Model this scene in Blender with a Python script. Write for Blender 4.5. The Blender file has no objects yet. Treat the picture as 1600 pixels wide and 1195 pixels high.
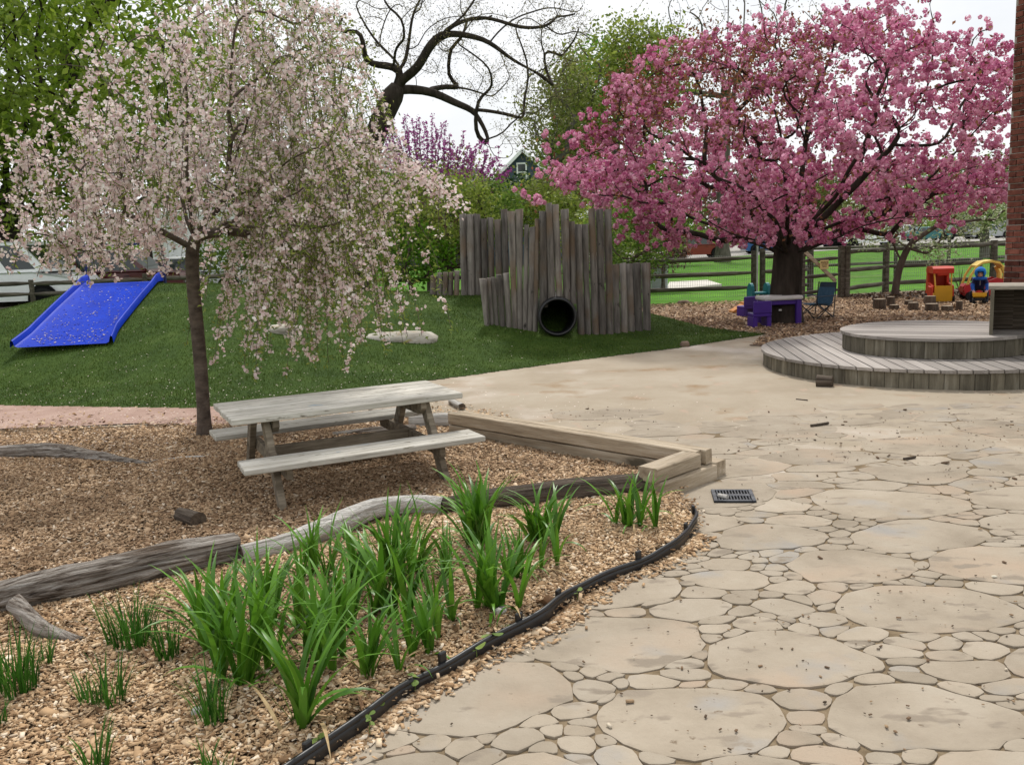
import bpy, math, random
import numpy as np
from mathutils import Vector, Matrix, noise as mnoise

random.seed(7)
rng = np.random.default_rng(7)
PI = math.pi
sc = bpy.context.scene
C = sc.collection

# ------------------------------------------------------------------ camera
EYE = 1.6
FPX = 1400.0                       # focal length for a 1600 px wide frame
PITCH = math.atan(219.5 / FPX)
ROLL = math.atan(0.04)
_fw = np.array([0, math.cos(PITCH), -math.sin(PITCH)])
_x = np.array([1.0, 0, 0]); _u = np.array([0, math.sin(PITCH), math.cos(PITCH)])
_r = math.cos(ROLL) * _x - math.sin(ROLL) * _u
_up = math.sin(ROLL) * _x + math.cos(ROLL) * _u
EYEP = np.array([0, 0, EYE])
cam = bpy.data.cameras.new('camera'); camo = bpy.data.objects.new('camera', cam); C.objects.link(camo)
cam.sensor_width = 36; cam.lens = 36 * FPX / 1600; cam.clip_start = 0.05; cam.clip_end = 2000
camo.matrix_world = Matrix(((_r[0], _up[0], -_fw[0], 0), (_r[1], _up[1], -_fw[1], 0), (_r[2], _up[2], -_fw[2], EYE), (0, 0, 0, 1)))
sc.camera = camo

def G(x, y, z=0.0):                # survey: photo point -> place on the level z
    d = _fw + (x - 800) / FPX * _r - (y - 597.5) / FPX * _up
    return EYEP + d * ((z - EYE) / d[2])
def D(x, y, Y):                    # survey: photo point -> place at distance Y
    d = _fw + (x - 800) / FPX * _r - (y - 597.5) / FPX * _up
    return EYEP + d * (Y / d[1])

# ------------------------------------------------------------------ sky, sun, exposure
SUN_EL, SUN_AZ = math.radians(56), math.radians(8)     # azimuth from +Y (ahead) towards +X
w = bpy.data.worlds.new('World'); sc.world = w; w.use_nodes = True
nt = w.node_tree; nt.nodes.clear()
N = nt.nodes.new; L = nt.links.new
out = N('ShaderNodeOutputWorld'); bg = N('ShaderNodeBackground'); sky = N('ShaderNodeTexSky')
sky.sky_type = 'NISHITA'; sky.sun_disc = False; sky.sun_elevation = SUN_EL; sky.sun_rotation = SUN_AZ
sky.air_density = 1.2; sky.dust_density = 1.5
tc = N('ShaderNodeTexCoord'); mp = N('ShaderNodeMapping'); mp.inputs['Scale'].default_value = (1.2, 1.2, 2.6)
no = N('ShaderNodeTexNoise'); no.inputs['Scale'].default_value = 2.3; no.inputs['Detail'].default_value = 7; no.inputs['Roughness'].default_value = .55
rp = N('ShaderNodeValToRGB'); rp.color_ramp.elements[0].position = .36; rp.color_ramp.elements[0].color = (.78, .78, .78, 1)
rp.color_ramp.elements[1].position = .55; rp.color_ramp.elements[1].color = (1, 1, 1, 1)
mx = N('ShaderNodeMixRGB'); mx.inputs['Color2'].default_value = (13.6, 13.75, 14.0, 1)
L(tc.outputs['Generated'], mp.inputs['Vector']); L(mp.outputs[0], no.inputs['Vector']); L(no.outputs['Fac'], rp.inputs['Fac'])
L(rp.outputs[0], mx.inputs['Fac']); L(sky.outputs[0], mx.inputs['Color1']); L(mx.outputs[0], bg.inputs['Color'])
bg.inputs['Strength'].default_value = 0.070
L(bg.outputs[0], out.inputs['Surface'])
sl = bpy.data.lights.new('sun', 'SUN'); sl.energy = 3.0; sl.angle = math.radians(8); sl.color = (1, .96, .9)
so = bpy.data.objects.new('sun', sl); C.objects.link(so)
sd = Vector((math.sin(SUN_AZ) * math.cos(SUN_EL), math.cos(SUN_AZ) * math.cos(SUN_EL), math.sin(SUN_EL)))
so.rotation_euler = sd.to_track_quat('Z', 'Y').to_euler(); so.location = (0, 0, 20)
vs = sc.view_settings; vs.view_transform = 'Standard'; vs.look = 'None'; vs.exposure = 0.16; vs.gamma = 1.0; vs.use_curve_mapping = False
sc.cycles.max_bounces = 6; sc.cycles.diffuse_bounces = 3; sc.cycles.transparent_max_bounces = 4
sc.cycles.use_denoising = True

# ------------------------------------------------------------------ objects
def tag(o, label=None, cat=None, group=None, kind=None):
    if label: o['label'] = label
    if cat: o['category'] = cat
    if group: o['group'] = group
    if kind: o['kind'] = kind
    return o
def thing(name, label, cat, loc=(0, 0, 0), rz=0.0, group=None):
    o = bpy.data.objects.new(name, None); C.objects.link(o); o.empty_display_size = .2
    o.location = tuple(float(v) for v in loc); o.rotation_euler = (0, 0, rz)
    return tag(o, label, cat, group)
def link(name, me, parent=None, loc=None, rot=None, scale=None):
    o = bpy.data.objects.new(name, me); C.objects.link(o)
    if parent: o.parent = parent
    if loc is not None: o.location = tuple(float(v) for v in loc)
    if rot is not None: o.rotation_euler = rot
    if scale is not None: o.scale = scale if hasattr(scale, '__len__') else (scale,) * 3
    return o
def npmesh(name, V, F, mat, smooth=False):
    """V (n,3), F (m,k) of one polygon size, or a list of faces."""
    me = bpy.data.meshes.new(name)
    if isinstance(F, np.ndarray):
        n, k = F.shape
        me.vertices.add(len(V)); me.vertices.foreach_set('co', np.ascontiguousarray(V, dtype=np.float32).ravel())
        me.loops.add(n * k); me.loops.foreach_set('vertex_index', np.ascontiguousarray(F, dtype=np.int32).ravel())
        me.polygons.add(n); me.polygons.foreach_set('loop_start', np.arange(0, n * k, k, dtype=np.int32))
        me.update(calc_edges=True)
    else:
        me.from_pydata([tuple(map(float, v)) for v in V], [], F); me.update()
    if mat is not None:
        for m_ in (mat if isinstance(mat, (list, tuple)) else [mat]): me.materials.append(m_)
    if smooth: me.polygons.foreach_set('use_smooth', np.ones(len(me.polygons), dtype=bool)); me.update()
    return me

class MB:
    """collects simple shapes and links them as ONE mesh object"""
    def __init__(s): s.V = []; s.F = []
    def add(s, V, F):
        b = len(s.V); s.V += [tuple(map(float, v)) for v in V]; s.F += [tuple(i + b for i in f) for f in F]; return s
    def box(s, c, d, rz=0.0, bev=0.0, M=None):
        x, y, z = d[0] / 2, d[1] / 2, d[2] / 2
        if bev <= 0:
            V = [(i * x, j * y, k * z) for k in (-1, 1) for j in (-1, 1) for i in (-1, 1)]
            F = [(0, 2, 3, 1), (4, 5, 7, 6), (0, 1, 5, 4), (2, 6, 7, 3), (0, 4, 6, 2), (1, 3, 7, 5)]
        else:
            b = min(bev, x * .9, y * .9, z * .9)
            V = []; idx = {}
            for k in (-1, 1):
                for j in (-1, 1):
                    for i in (-1, 1):
                        idx[(i, j, k)] = len(V)
                        V += [(i * x, j * (y - b), k * (z - b)), (i * (x - b), j * y, k * (z - b)), (i * (x - b), j * (y - b), k * z)]
            F = []
            def f(*q): F.append(tuple(q))
            for a in (-1, 1):
                f(*[idx[(a, j, k)] for j, k in ((-1, -1), (1, -1), (1, 1), (-1, 1))][::a])
                f(*[idx[(i, a, k)] + 1 for i, k in ((-1, -1), (-1, 1), (1, 1), (1, -1))][::a])
                f(*[idx[(i, j, a)] + 2 for i, j in ((-1, -1), (1, -1), (1, 1), (-1, 1))][::a])
            for a in (-1, 1):
                for c_ in (-1, 1):
                    f(idx[(a, c_, -1)], idx[(a, c_, -1)] + 1, idx[(a, c_, 1)] + 1, idx[(a, c_, 1)])
                    f(idx[(a, -1, c_)], idx[(a, -1, c_)] + 2, idx[(a, 1, c_)] + 2, idx[(a, 1, c_)])
                    f(idx[(-1, a, c_)] + 1, idx[(-1, a, c_)] + 2, idx[(1, a, c_)] + 2, idx[(1, a, c_)] + 1)
            for q in idx.values(): f(q, q + 1, q + 2)
        if M is None: M = Matrix.Rotation(rz, 3, 'Z')
        c = Vector(c)
        return s.add([tuple(M @ Vector(v) + c) for v in V], F)
    def beam(s, a, b, w, h, bev=0.0, up=(0, 0, 1)):
        a, b = Vector(a), Vector(b); d = b - a; X = d.normalized(); Y = Vector(up).cross(X)
        if Y.length < 1e-4: Y = Vector((0, 1, 0))
        Y.normalize(); Z = X.cross(Y); M = Matrix((X, Y, Z)).transposed()
        return s.box((a + b) / 2, (d.length, w, h), bev=bev, M=M)
    def tube(s, pts, rad, n=8, cap=True):
        V, F = tube_np(np.array(pts, float), np.array(rad, float) if hasattr(rad, '__len__') else np.full(len(pts), rad, float), n)
        b = len(s.V); s.V += [tuple(v) for v in V]; s.F += [tuple(int(i) + b for i in f) for f in F]
        if cap:
            s.F.append(tuple(b + i for i in range(n))[::-1]); m = b + (len(pts) - 1) * n; s.F.append(tuple(m + i for i in range(n)))
        return s
    def prism(s, poly, z0, z1):
        n = len(poly)
        V = [(p[0], p[1], z0) for p in poly] + [(p[0], p[1], z1) for p in poly]
        F = [tuple(range(n))[::-1], tuple(range(n, 2 * n))] + [(i, (i + 1) % n, n + (i + 1) % n, n + i) for i in range(n)]
        return s.add(V, F)
    def extr(s, prof, a, b, axis='y'):
        """profile in (u,z) extruded along an axis between a and b"""
        n = len(prof)
        f = (lambda u, z, t: (u, t, z)) if axis == 'y' else (lambda u, z, t: (t, u, z))
        V = [f(u, z, a) for u, z in prof] + [f(u, z, b) for u, z in prof]
        F = [tuple(range(n)), tuple(range(n, 2 * n))[::-1]] + [(n + i, n + (i + 1) % n, (i + 1) % n, i) for i in range(n)]
        return s.add(V, F)
    def lathe(s, prof, n=16, c=(0, 0, 0), axis='z', M=None):
        m = len(prof); V = []; F = []
        for i in range(n):
            a = 2 * PI * i / n
            for r, t in prof:
                p = (r * math.cos(a), r * math.sin(a), t)
                if axis == 'x': p = (p[2], p[0], p[1])
                if axis == 'y': p = (p[1], p[2], p[0])
                if M is not None: p = tuple(M @ Vector(p))
                V.append((p[0] + c[0], p[1] + c[1], p[2] + c[2]))
        for i in range(n):
            j = (i + 1) % n
            for k in range(m - 1): F.append((i * m + k, j * m + k, j * m + k + 1, i * m + k + 1))
        return s.add(V, F)
    def ball(s, c, r, n=10, m=7):
        r = r if hasattr(r, '__len__') else (r, r, r); V = [(c[0], c[1], c[2] - r[2])]; F = []
        for j in range(1, m):
            t = PI * j / m - PI / 2
            for i in range(n):
                a = 2 * PI * i / n; V.append((c[0] + r[0] * math.cos(t) * math.cos(a), c[1] + r[1] * math.cos(t) * math.sin(a), c[2] + r[2] * math.sin(t)))
        V.append((c[0], c[1], c[2] + r[2])); e = len(V) - 1
        for i in range(n):
            k = (i + 1) % n; F.append((0, 1 + k, 1 + i)); F.append((e, e - n + i, e - n + k))
            for j in range(m - 2): F.append((1 + j * n + i, 1 + j * n + k, 1 + (j + 1) * n + k, 1 + (j + 1) * n + i))
        return s.add(V, F)
    def mesh(s, name, mat, smooth=False): return npmesh(name, s.V, s.F, mat, smooth)
    def build(s, name, mat, parent=None, smooth=False, **k): return link(name, s.mesh(name, mat, smooth), parent, **k)

def tube_np(P, R, n=6):
    m = len(P); T = np.gradient(P, axis=0); T /= np.linalg.norm(T, axis=1)[:, None] + 1e-9
    ref = np.array([0, 0, 1.0]) if abs(T[0][2]) < .9 else np.array([1.0, 0, 0])
    A = np.cross(T, ref); A /= np.linalg.norm(A, axis=1)[:, None] + 1e-9; B = np.cross(T, A)
    a = np.arange(n) * 2 * PI / n
    V = P[:, None] + R[:, None, None] * (np.cos(a)[None, :, None] * A[:, None] + np.sin(a)[None, :, None] * B[:, None])
    i = np.arange(m - 1)[:, None] * n; j = np.arange(n)[None]; k = (j + 1) % n
    F = np.stack([i + j, i + k, i + n + k, i + n + j], -1).reshape(-1, 4)
    return V.reshape(-1, 3), F

def rots(n, up=0.0):
    """n random rotations; up>0 biases the local z axis upwards"""
    z = rng.normal(size=(n, 3)); z[:, 2] += up * 2 * np.sign(up) if up else 0
    z /= np.linalg.norm(z, axis=1)[:, None] + 1e-9
    a = rng.normal(size=(n, 3)); x = a - (a * z).sum(1)[:, None] * z; x /= np.linalg.norm(x, axis=1)[:, None] + 1e-9
    return np.stack([x, np.cross(z, x), z], 2)
def scatter(P, S, tv, tf, R=None, up=0.0):
    """copies of a small template at points P, scale S (n,) or (n,3): returns V,F"""
    n = len(P); tv = np.asarray(tv, float); tf = np.asarray(tf)
    if R is None: R = rots(n, up)
    S = np.asarray(S, float); S = S[:, None, None] if S.ndim == 1 else S[:, None, :]
    V = np.einsum('nij,nkj->nki', R, tv[None] * S) + P[:, None]
    F = tf[None] + (np.arange(n) * len(tv))[:, None, None]
    return V.reshape(-1, 3), F.reshape(-1, tf.shape[1])
T_LEAF = ([(-.5, 0, 0), (0, -.3, .06), (.55, 0, -.04), (0, .3, .06)], [(0, 1, 2, 3)])
T_LONG = ([(-.5, 0, 0), (0, -.14, .04), (.5, 0, -.08), (0, .14, .04)], [(0, 1, 2, 3)])
_a = [2 * PI * i / 5 for i in range(5)]
T_FLOWER = ([(0, 0, -.18)] + [(.5 * math.cos(a), .5 * math.sin(a), .06) for a in _a], [(0, 1 + i, 1 + (i + 1) % 5) for i in range(5)])
T_BLADE = ([(-.5, 0, 0), (.5, 0, 0), (.1, .5, 1)], [(0, 1, 2)])
T_CHIP = ([(-.5, -.5, 0), (.5, -.42, 0), (.45, .5, 0), (-.42, .45, 0)], [(0, 1, 2, 3)])
T_CHIPB = ([(-.5, -.5, -.5), (.5, -.42, -.5), (.45, .5, -.5), (-.42, .45, -.5), (-.5, -.5, .5), (.5, -.42, .5), (.45, .5, .5), (-.42, .45, .5)],
           [(4, 5, 6, 7), (0, 1, 5, 4), (1, 2, 6, 5), (2, 3, 7, 6), (3, 0, 4, 7)])

def inpoly(x, y, poly):
    x = np.asarray(x); y = np.asarray(y); r = np.zeros(x.shape, bool); n = len(poly)
    for i in range(n):
        x0, y0 = poly[i][:2]; x1, y1 = poly[(i + 1) % n][:2]
        c = ((y0 > y) != (y1 > y)) & (x < (x1 - x0) * (y - y0) / (y1 - y0 + 1e-12) + x0); r ^= c
    return r
def vnoise(x, y, s=1.0, seed=0):
    """cheap smooth 2-D noise for arrays, roughly -1..1"""
    r = np.random.default_rng(seed); t = 0
    for k in range(6):
        a = r.uniform(0, 2 * PI); fq = s * (1.0 + .55 * k) * r.uniform(.8, 1.2); ph = r.uniform(0, 6.28)
        t = t + np.sin((x * math.cos(a) + y * math.sin(a)) * fq + ph + 1.3 * np.sin((x * math.sin(a) - y * math.cos(a)) * fq * .6 + ph)) / (1 + .5 * k)
    return t / 2.4

# ------------------------------------------------------------------ materials
def newmat(name):
    m = bpy.data.materials.new(name); m.use_nodes = True; t = m.node_tree
    return m, t, t.nodes['Principled BSDF']
def hexc(c): return tuple(c) + (1,) if len(c) == 3 else tuple(c)
def ramp(t, stops):
    r = t.nodes.new('ShaderNodeValToRGB'); e = r.color_ramp.elements
    while len(e) < len(stops): e.new(.5)
    for i, (p, c) in enumerate(stops): e[i].position = p; e[i].color = hexc(c)
    return r
def M(name, stops, scale=5.0, stretch=(1, 1, 1), rough=.8, detail=6.0, bump=.0, bscale=None, bstretch=None, rnd=0.0, spec=.3, metal=0.0,
      coat=0.0, spots=None, dist=.0, coord='Object', offset=True, trans=0.0):
    m, t, p = newmat(name); n = t.nodes.new; l = t.links.new
    tcd = n('ShaderNodeTexCoord'); src = tcd.outputs[coord]
    oi = n('ShaderNodeObjectInfo')
    if offset:
        va = n('ShaderNodeVectorMath'); va.operation = 'SCALE'; va.inputs[0].default_value = (31, 17, 23); l(oi.outputs['Random'], va.inputs['Scale'])
        vb = n('ShaderNodeVectorMath'); vb.operation = 'ADD'; l(src, vb.inputs[0]); l(va.outputs[0], vb.inputs[1]); src = vb.outputs[0]
    mp_ = n('ShaderNodeMapping'); mp_.inputs['Scale'].default_value = stretch; l(src, mp_.inputs['Vector'])
    nz = n('ShaderNodeTexNoise'); nz.inputs['Scale'].default_value = scale; nz.inputs['Detail'].default_value = detail; nz.inputs['Distortion'].default_value = dist
    nz.inputs['Roughness'].default_value = .62
    l(mp_.outputs[0], nz.inputs['Vector'])
    r = ramp(t, stops); l(nz.outputs['Fac'], r.inputs['Fac']); col = r.outputs[0]
    for sp in (spots or []):                     # (colour, scale, lo, hi, stretch)
        ms = n('ShaderNodeMapping'); ms.inputs['Scale'].default_value = sp[4] if len(sp) > 4 else (1, 1, 1); l(src, ms.inputs['Vector'])
        s2 = n('ShaderNodeTexNoise'); s2.inputs['Scale'].default_value = sp[1]; s2.inputs['Detail'].default_value = 5; l(ms.outputs[0], s2.inputs['Vector'])
        r2 = ramp(t, [(sp[2], (0, 0, 0)), (sp[3], (1, 1, 1))]); l(s2.outputs['Fac'], r2.inputs['Fac'])
        mm = n('ShaderNodeMixRGB'); mm.inputs['Color2'].default_value = hexc(sp[0]); l(r2.outputs[0], mm.inputs['Fac']); l(col, mm.inputs['Color1']); col = mm.outputs[0]
    if rnd:
        hs = n('ShaderNodeHueSaturation'); mr = n('ShaderNodeMapRange'); mr.inputs['To Min'].default_value = 1 - rnd; mr.inputs['To Max'].default_value = 1 + rnd
        l(oi.outputs['Random'], mr.inputs['Value']); l(mr.outputs[0], hs.inputs['Value']); l(col, hs.inputs['Color']); col = hs.outputs[0]
    l(col, p.inputs['Base Color']); p.inputs['Roughness'].default_value = rough; p.inputs['Metallic'].default_value = metal
    p.inputs['Specular IOR Level'].default_value = spec; p.inputs['Coat Weight'].default_value = coat; p.inputs['Transmission Weight'].default_value = trans
    if bump:
        mb = n('ShaderNodeMapping'); mb.inputs['Scale'].default_value = bstretch or stretch; l(src, mb.inputs['Vector'])
        nb = n('ShaderNodeTexNoise'); nb.inputs['Scale'].default_value = bscale or scale * 2; nb.inputs['Detail'].default_value = 8; nb.inputs['Roughness'].default_value = .65
        l(mb.outputs[0], nb.inputs['Vector'])
        bp = n('ShaderNodeBump'); bp.inputs['Strength'].default_value = min(bump, 1); bp.inputs['Distance'].default_value = .02 * max(1, bump)
        l(nb.outputs['Fac'], bp.inputs['Height']); l(bp.outputs[0], p.inputs['Normal'])
    return m
def LEAF(name, stops, rough=.55, trans=.35, tcol=None, spec=.25, big=None):
    """each loose piece takes its own shade; light passes through"""
    m, t, p = newmat(name); n = t.nodes.new; l = t.links.new
    g = n('ShaderNodeNewGeometry'); r = ramp(t, stops); l(g.outputs['Random Per Island'], r.inputs['Fac']); col = r.outputs[0]
    if big:                                     # slow drift of tint through the plant
        tcd = n('ShaderNodeTexCoord'); nz = n('ShaderNodeTexNoise'); nz.inputs['Scale'].default_value = big[1]; nz.inputs['Detail'].default_value = 2
        l(tcd.outputs['Object'], nz.inputs['Vector']); r2 = ramp(t, [(.42, (0, 0, 0)), (.62, (1, 1, 1))]); l(nz.outputs['Fac'], r2.inputs['Fac'])
        mm = n('ShaderNodeMixRGB'); mm.blend_type = 'MIX'; mm.inputs['Color2'].default_value = hexc(big[0]); fm = n('ShaderNodeMath'); fm.operation = 'MULTIPLY'; fm.inputs[1].default_value = big[2]
        l(r2.outputs[0], fm.inputs[0]); l(fm.outputs[0], mm.inputs['Fac']); l(col, mm.inputs['Color1']); col = mm.outputs[0]
    l(col, p.inputs['Base Color']); p.inputs['Roughness'].default_value = rough; p.inputs['Specular IOR Level'].default_value = spec
    if trans:
        tr = n('ShaderNodeBsdfTranslucent'); mxs = n('ShaderNodeMixShader'); mxs.inputs['Fac'].default_value = trans
        l(col, tr.inputs['Color']); l(p.outputs[0], mxs.inputs[1]); l(tr.outputs[0], mxs.inputs[2])
        l(mxs.outputs[0], t.nodes['Material Output'].inputs['Surface'])
    return m
def PLAIN(name, c, rough=.5, spec=.4, coat=0.0, metal=0.0, var=.12, bump=0.0, scale=6):
    d = tuple(v * (1 - var) for v in c); e = tuple(min(1, v * (1 + var)) for v in c)
    return M(name, [(.35, d), (.65, e)], scale=scale, rough=rough, spec=spec, coat=coat, metal=metal, bump=bump)
def GLASS(name, c=(.02, .03, .03)):
    m, t, p = newmat(name); p.inputs['Base Color'].default_value = hexc(c); p.inputs['Roughness'].default_value = .06; p.inputs['Specular IOR Level'].default_value = .7; return m

m_wood = M('weathered_wood', [(.3, (.17, .14, .11)), (.5, (.34, .30, .245)), (.7, (.50, .46, .39))], scale=9, stretch=(.35, 3, 3), rough=.85, bump=.5, bscale=16, bstretch=(.3, 5, 5), rnd=.22)
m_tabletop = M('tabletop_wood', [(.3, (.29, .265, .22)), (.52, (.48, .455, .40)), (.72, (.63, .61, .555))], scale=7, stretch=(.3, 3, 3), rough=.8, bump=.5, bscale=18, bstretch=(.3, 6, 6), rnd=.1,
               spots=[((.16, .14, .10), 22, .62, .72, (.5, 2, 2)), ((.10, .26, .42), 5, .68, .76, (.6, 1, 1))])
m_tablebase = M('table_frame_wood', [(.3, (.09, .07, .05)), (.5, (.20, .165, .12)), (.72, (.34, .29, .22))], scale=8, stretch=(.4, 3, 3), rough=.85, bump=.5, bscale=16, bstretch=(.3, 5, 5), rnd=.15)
m_timber = M('landscape_timber', [(.3, (.22, .17, .115)), (.5, (.37, .30, .215)), (.72, (.51, .44, .345))], scale=6, stretch=(.3, 3, 3), rough=.85, bump=.5, bscale=14, bstretch=(.3, 5, 5), rnd=.08,
             spots=[((.11, .09, .06), 5, .6, .7, (.5, 1.5, 1.5))])
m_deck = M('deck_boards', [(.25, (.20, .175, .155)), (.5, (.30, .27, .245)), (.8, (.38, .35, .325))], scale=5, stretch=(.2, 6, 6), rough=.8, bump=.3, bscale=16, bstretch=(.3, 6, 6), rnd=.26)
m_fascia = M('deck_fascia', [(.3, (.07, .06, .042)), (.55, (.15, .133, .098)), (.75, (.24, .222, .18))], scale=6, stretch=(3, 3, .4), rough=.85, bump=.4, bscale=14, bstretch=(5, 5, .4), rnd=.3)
m_pal = M('palisade_log', [(.3, (.062, .053, .046)), (.5, (.155, .136, .121)), (.74, (.275, .25, .222))], scale=6, stretch=(2.5, 2.5, .3), rough=.9, bump=.7, bscale=14, bstretch=(4, 4, .3), rnd=.34, spots=[((.15, .105, .07), 1.6, .52, .68), ((.03, .026, .022), 9, .66, .72, (1, 1, .6))])
m_palend = M('palisade_log_end', [(.3, (.16, .14, .115)), (.7, (.34, .31, .26))], scale=30, rough=.9, bump=.5)
m_rail = M('fence_rail', [(.3, (.032, .026, .018)), (.5, (.085, .073, .055)), (.74, (.19, .172, .14))], scale=6, stretch=(.4, 3, 3), rough=.9, bump=.6, bscale=12, bstretch=(.3, 5, 5), rnd=.2)
m_driftpale = M('bleached_log', [(.27, (.16, .14, .12)), (.38, (.44, .41, .37)), (.66, (.70, .68, .64))], scale=17, stretch=(.08, 3.2, 3.2), rough=.9, bump=1.5, bscale=22, bstretch=(.08, 3.6, 3.6), spots=[((.20, .16, .12), 4, .6, .7, (.4, 1.5, 1.5))])
m_driftgrey = M('grey_log', [(.3, (.03, .022, .016)), (.4, (.13, .10, .078)), (.52, (.32, .28, .24)), (.7, (.54, .50, .46))], scale=19, stretch=(.075, 3.2, 3.2), rough=.9, bump=2.0, bscale=24, bstretch=(.07, 3.6, 3.6), spots=[((.10, .065, .04), 3, .56, .68, (.4, 1.5, 1.5))])
m_driftdark = M('dark_log', [(.3, (.026, .019, .013)), (.5, (.095, .072, .053)), (.72, (.21, .17, .135))], scale=16, stretch=(.08, 3.2, 3.2), rough=.9, bump=1.6, bscale=22, bstretch=(.08, 3.6, 3.6))
m_stumptop = M('sawn_wood', [(.3, (.17, .13, .09)), (.7, (.36, .29, .21))], scale=25, rough=.9, bump=.3)
m_stump = M('stump_bark', [(.3, (.05, .037, .026)), (.7, (.17, .13, .095))], scale=10, stretch=(2, 2, .5), rough=.95, bump=1.0, rnd=.2)
m_black = PLAIN('black_plastic', (.012, .012, .013), rough=.38, spec=.45, bump=.1)
m_rubber = PLAIN('rubber', (.018, .018, .018), rough=.8, spec=.2)
m_iron = M('cast_iron', [(.35, (.035, .038, .045)), (.65, (.09, .095, .105))], scale=20, rough=.5, metal=.4, bump=.2)
m_chrome = PLAIN('metal', (.55, .56, .58), rough=.3, metal=.9)
m_glass = GLASS('car_glass')
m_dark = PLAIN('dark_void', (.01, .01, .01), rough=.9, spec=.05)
m_white = PLAIN('white_paint', (.82, .83, .83), rough=.3, coat=.3, var=.03)
# ================================================================== THE SETTING
def sst(t): t = np.clip(t, 0, 1); return t * t * (3 - 2 * t)
EDGE = np.array([(-14, 11.6), (-9, 10.9), (-5.77, 9.95), (-4.5, 9.56), (-3.28, 9.22), (-2.47, 9.73), (-1.48, 10.23), (-.62, 10.74), (.86, 11.76), (2.39, 12.68), (3.9, 13.86), (4.05, 14.1)])
HC = np.array([(-14, .3), (-11, .45), (-8.4, .75), (-7.2, 1.02), (-6.3, 1.14), (-5, 1.1), (-2.9, .9), (-1.2, .76), (.7, .72), (1.4, .5), (2.2, .26), (3, .08), (4, 0.0)])
CY = np.array([(-14, 15), (-8, 14.3), (-5, 14.8), (-1.2, 15.2), (.7, 16), (4, 16.5)])
def mound(x, y):
    x = np.asarray(x, float); y = np.asarray(y, float)
    e = np.interp(x, EDGE[:, 0], EDGE[:, 1]); c = np.interp(x, CY[:, 0], CY[:, 1]); h = np.interp(x, HC[:, 0], HC[:, 1])
    kk = np.clip(1 - np.abs(x + 6.15) / 1.5, 0, 1) ** .6; tl = np.clip((y - e) / (c - e), 0, 1)
    f_ = np.where(y < c, sst(tl) * (1 - kk) + kk * (.25 * sst(tl) + .75 * np.clip((tl - .22) / .78, 0, 1)), 1 - sst((y - c) / 6.5))
    return .018 + h * f_ + .012 * vnoise(x, y, 2.2, 3) * sst((y - e) / 1.0)
TURF = [tuple(p) for p in EDGE] + [(3.3, 15.2), (2.5, 17.2), (1.5, 21.5), (-14, 21.5)]
def gz(x, y):
    x = np.asarray(x, float); y = np.asarray(y, float)
    return -.06 - .32 * sst((y - 23) / 40) * sst((32 - x) / 22) + .0 * x
def terrain(x, y):
    x = np.asarray(x, float); y = np.asarray(y, float)
    return np.where(inpoly(x, y, TURF), mound(x, y), np.where(y > 22, gz(x, y), 0.0))
def GT(px, py):
    """survey: where the sight line through a photo point meets the terrain"""
    d = _fw + (px - 800) / FPX * _r - (py - 597.5) / FPX * _up
    t = np.linspace(2, 90, 9000); P = EYEP + t[:, None] * d; b = P[:, 2] < terrain(P[:, 0], P[:, 1])
    i = int(np.argmax(b)) if b.any() else len(t) - 1
    return P[i]

def grid_mesh(name, xs, ys, zf, mat, keep=None, smooth=True):
    X, Y = np.meshgrid(xs, ys); Z = zf(X, Y); nx = len(xs); ny = len(ys)
    V = np.stack([X, Y, Z], -1).reshape(-1, 3)
    i = np.arange(ny - 1)[:, None] * nx + np.arange(nx - 1)[None]
    F = np.stack([i, i + 1, i + nx + 1, i + nx], -1).reshape(-1, 4)
    if keep is not None:
        cx = V[F].mean(1); F = F[keep(cx[:, 0], cx[:, 1])]
        u, inv = np.unique(F, return_inverse=True); V = V[u]; F = inv.reshape(F.shape)
    return npmesh(name, V, F, mat, smooth)

m_lawn = M('lawn', [(.3, (.045, .125, .008)), (.55, (.075, .20, .013)), (.75, (.115, .26, .025))], scale=1.6, rough=.9, bump=.6, bscale=40, coord='Object', spec=.1,
           spots=[((.16, .17, .06), .35, .6, .8)])
xs = np.concatenate([np.linspace(-400, -45, 14), np.linspace(-40, 60, 101), np.linspace(66, 400, 14)])
ys = np.concatenate([np.linspace(-40, 20, 31), np.linspace(21, 110, 90), np.linspace(118, 700, 20)])
o = link('ground', grid_mesh('ground', xs, ys, lambda x, y: np.where(y < 20.5, -.07, gz(x, y)), m_lawn)); tag(o, kind='structure')

m_lot = M('lot_paving', [(.3, (.24, .225, .20)), (.7, (.36, .345, .315))], scale=2, rough=.9, bump=.2, bscale=30)
o = link('parking_lot', grid_mesh('parking_lot', np.linspace(4, 120, 60), np.linspace(73, 130, 30), lambda x, y: gz(x, y) + .012, m_lot)); tag(o, kind='structure')
m_lot2 = M('lot_asphalt', [(.3, (.05, .05, .05)), (.7, (.085, .083, .08))], scale=3, rough=.92, bump=.3, bscale=60)
o = link('parking_lot', grid_mesh('parking_lot', np.linspace(-60, -7, 54), np.linspace(25.6, 46, 22), lambda x, y: gz(x, y) + .1, m_lot2)); tag(o, kind='structure')

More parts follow.
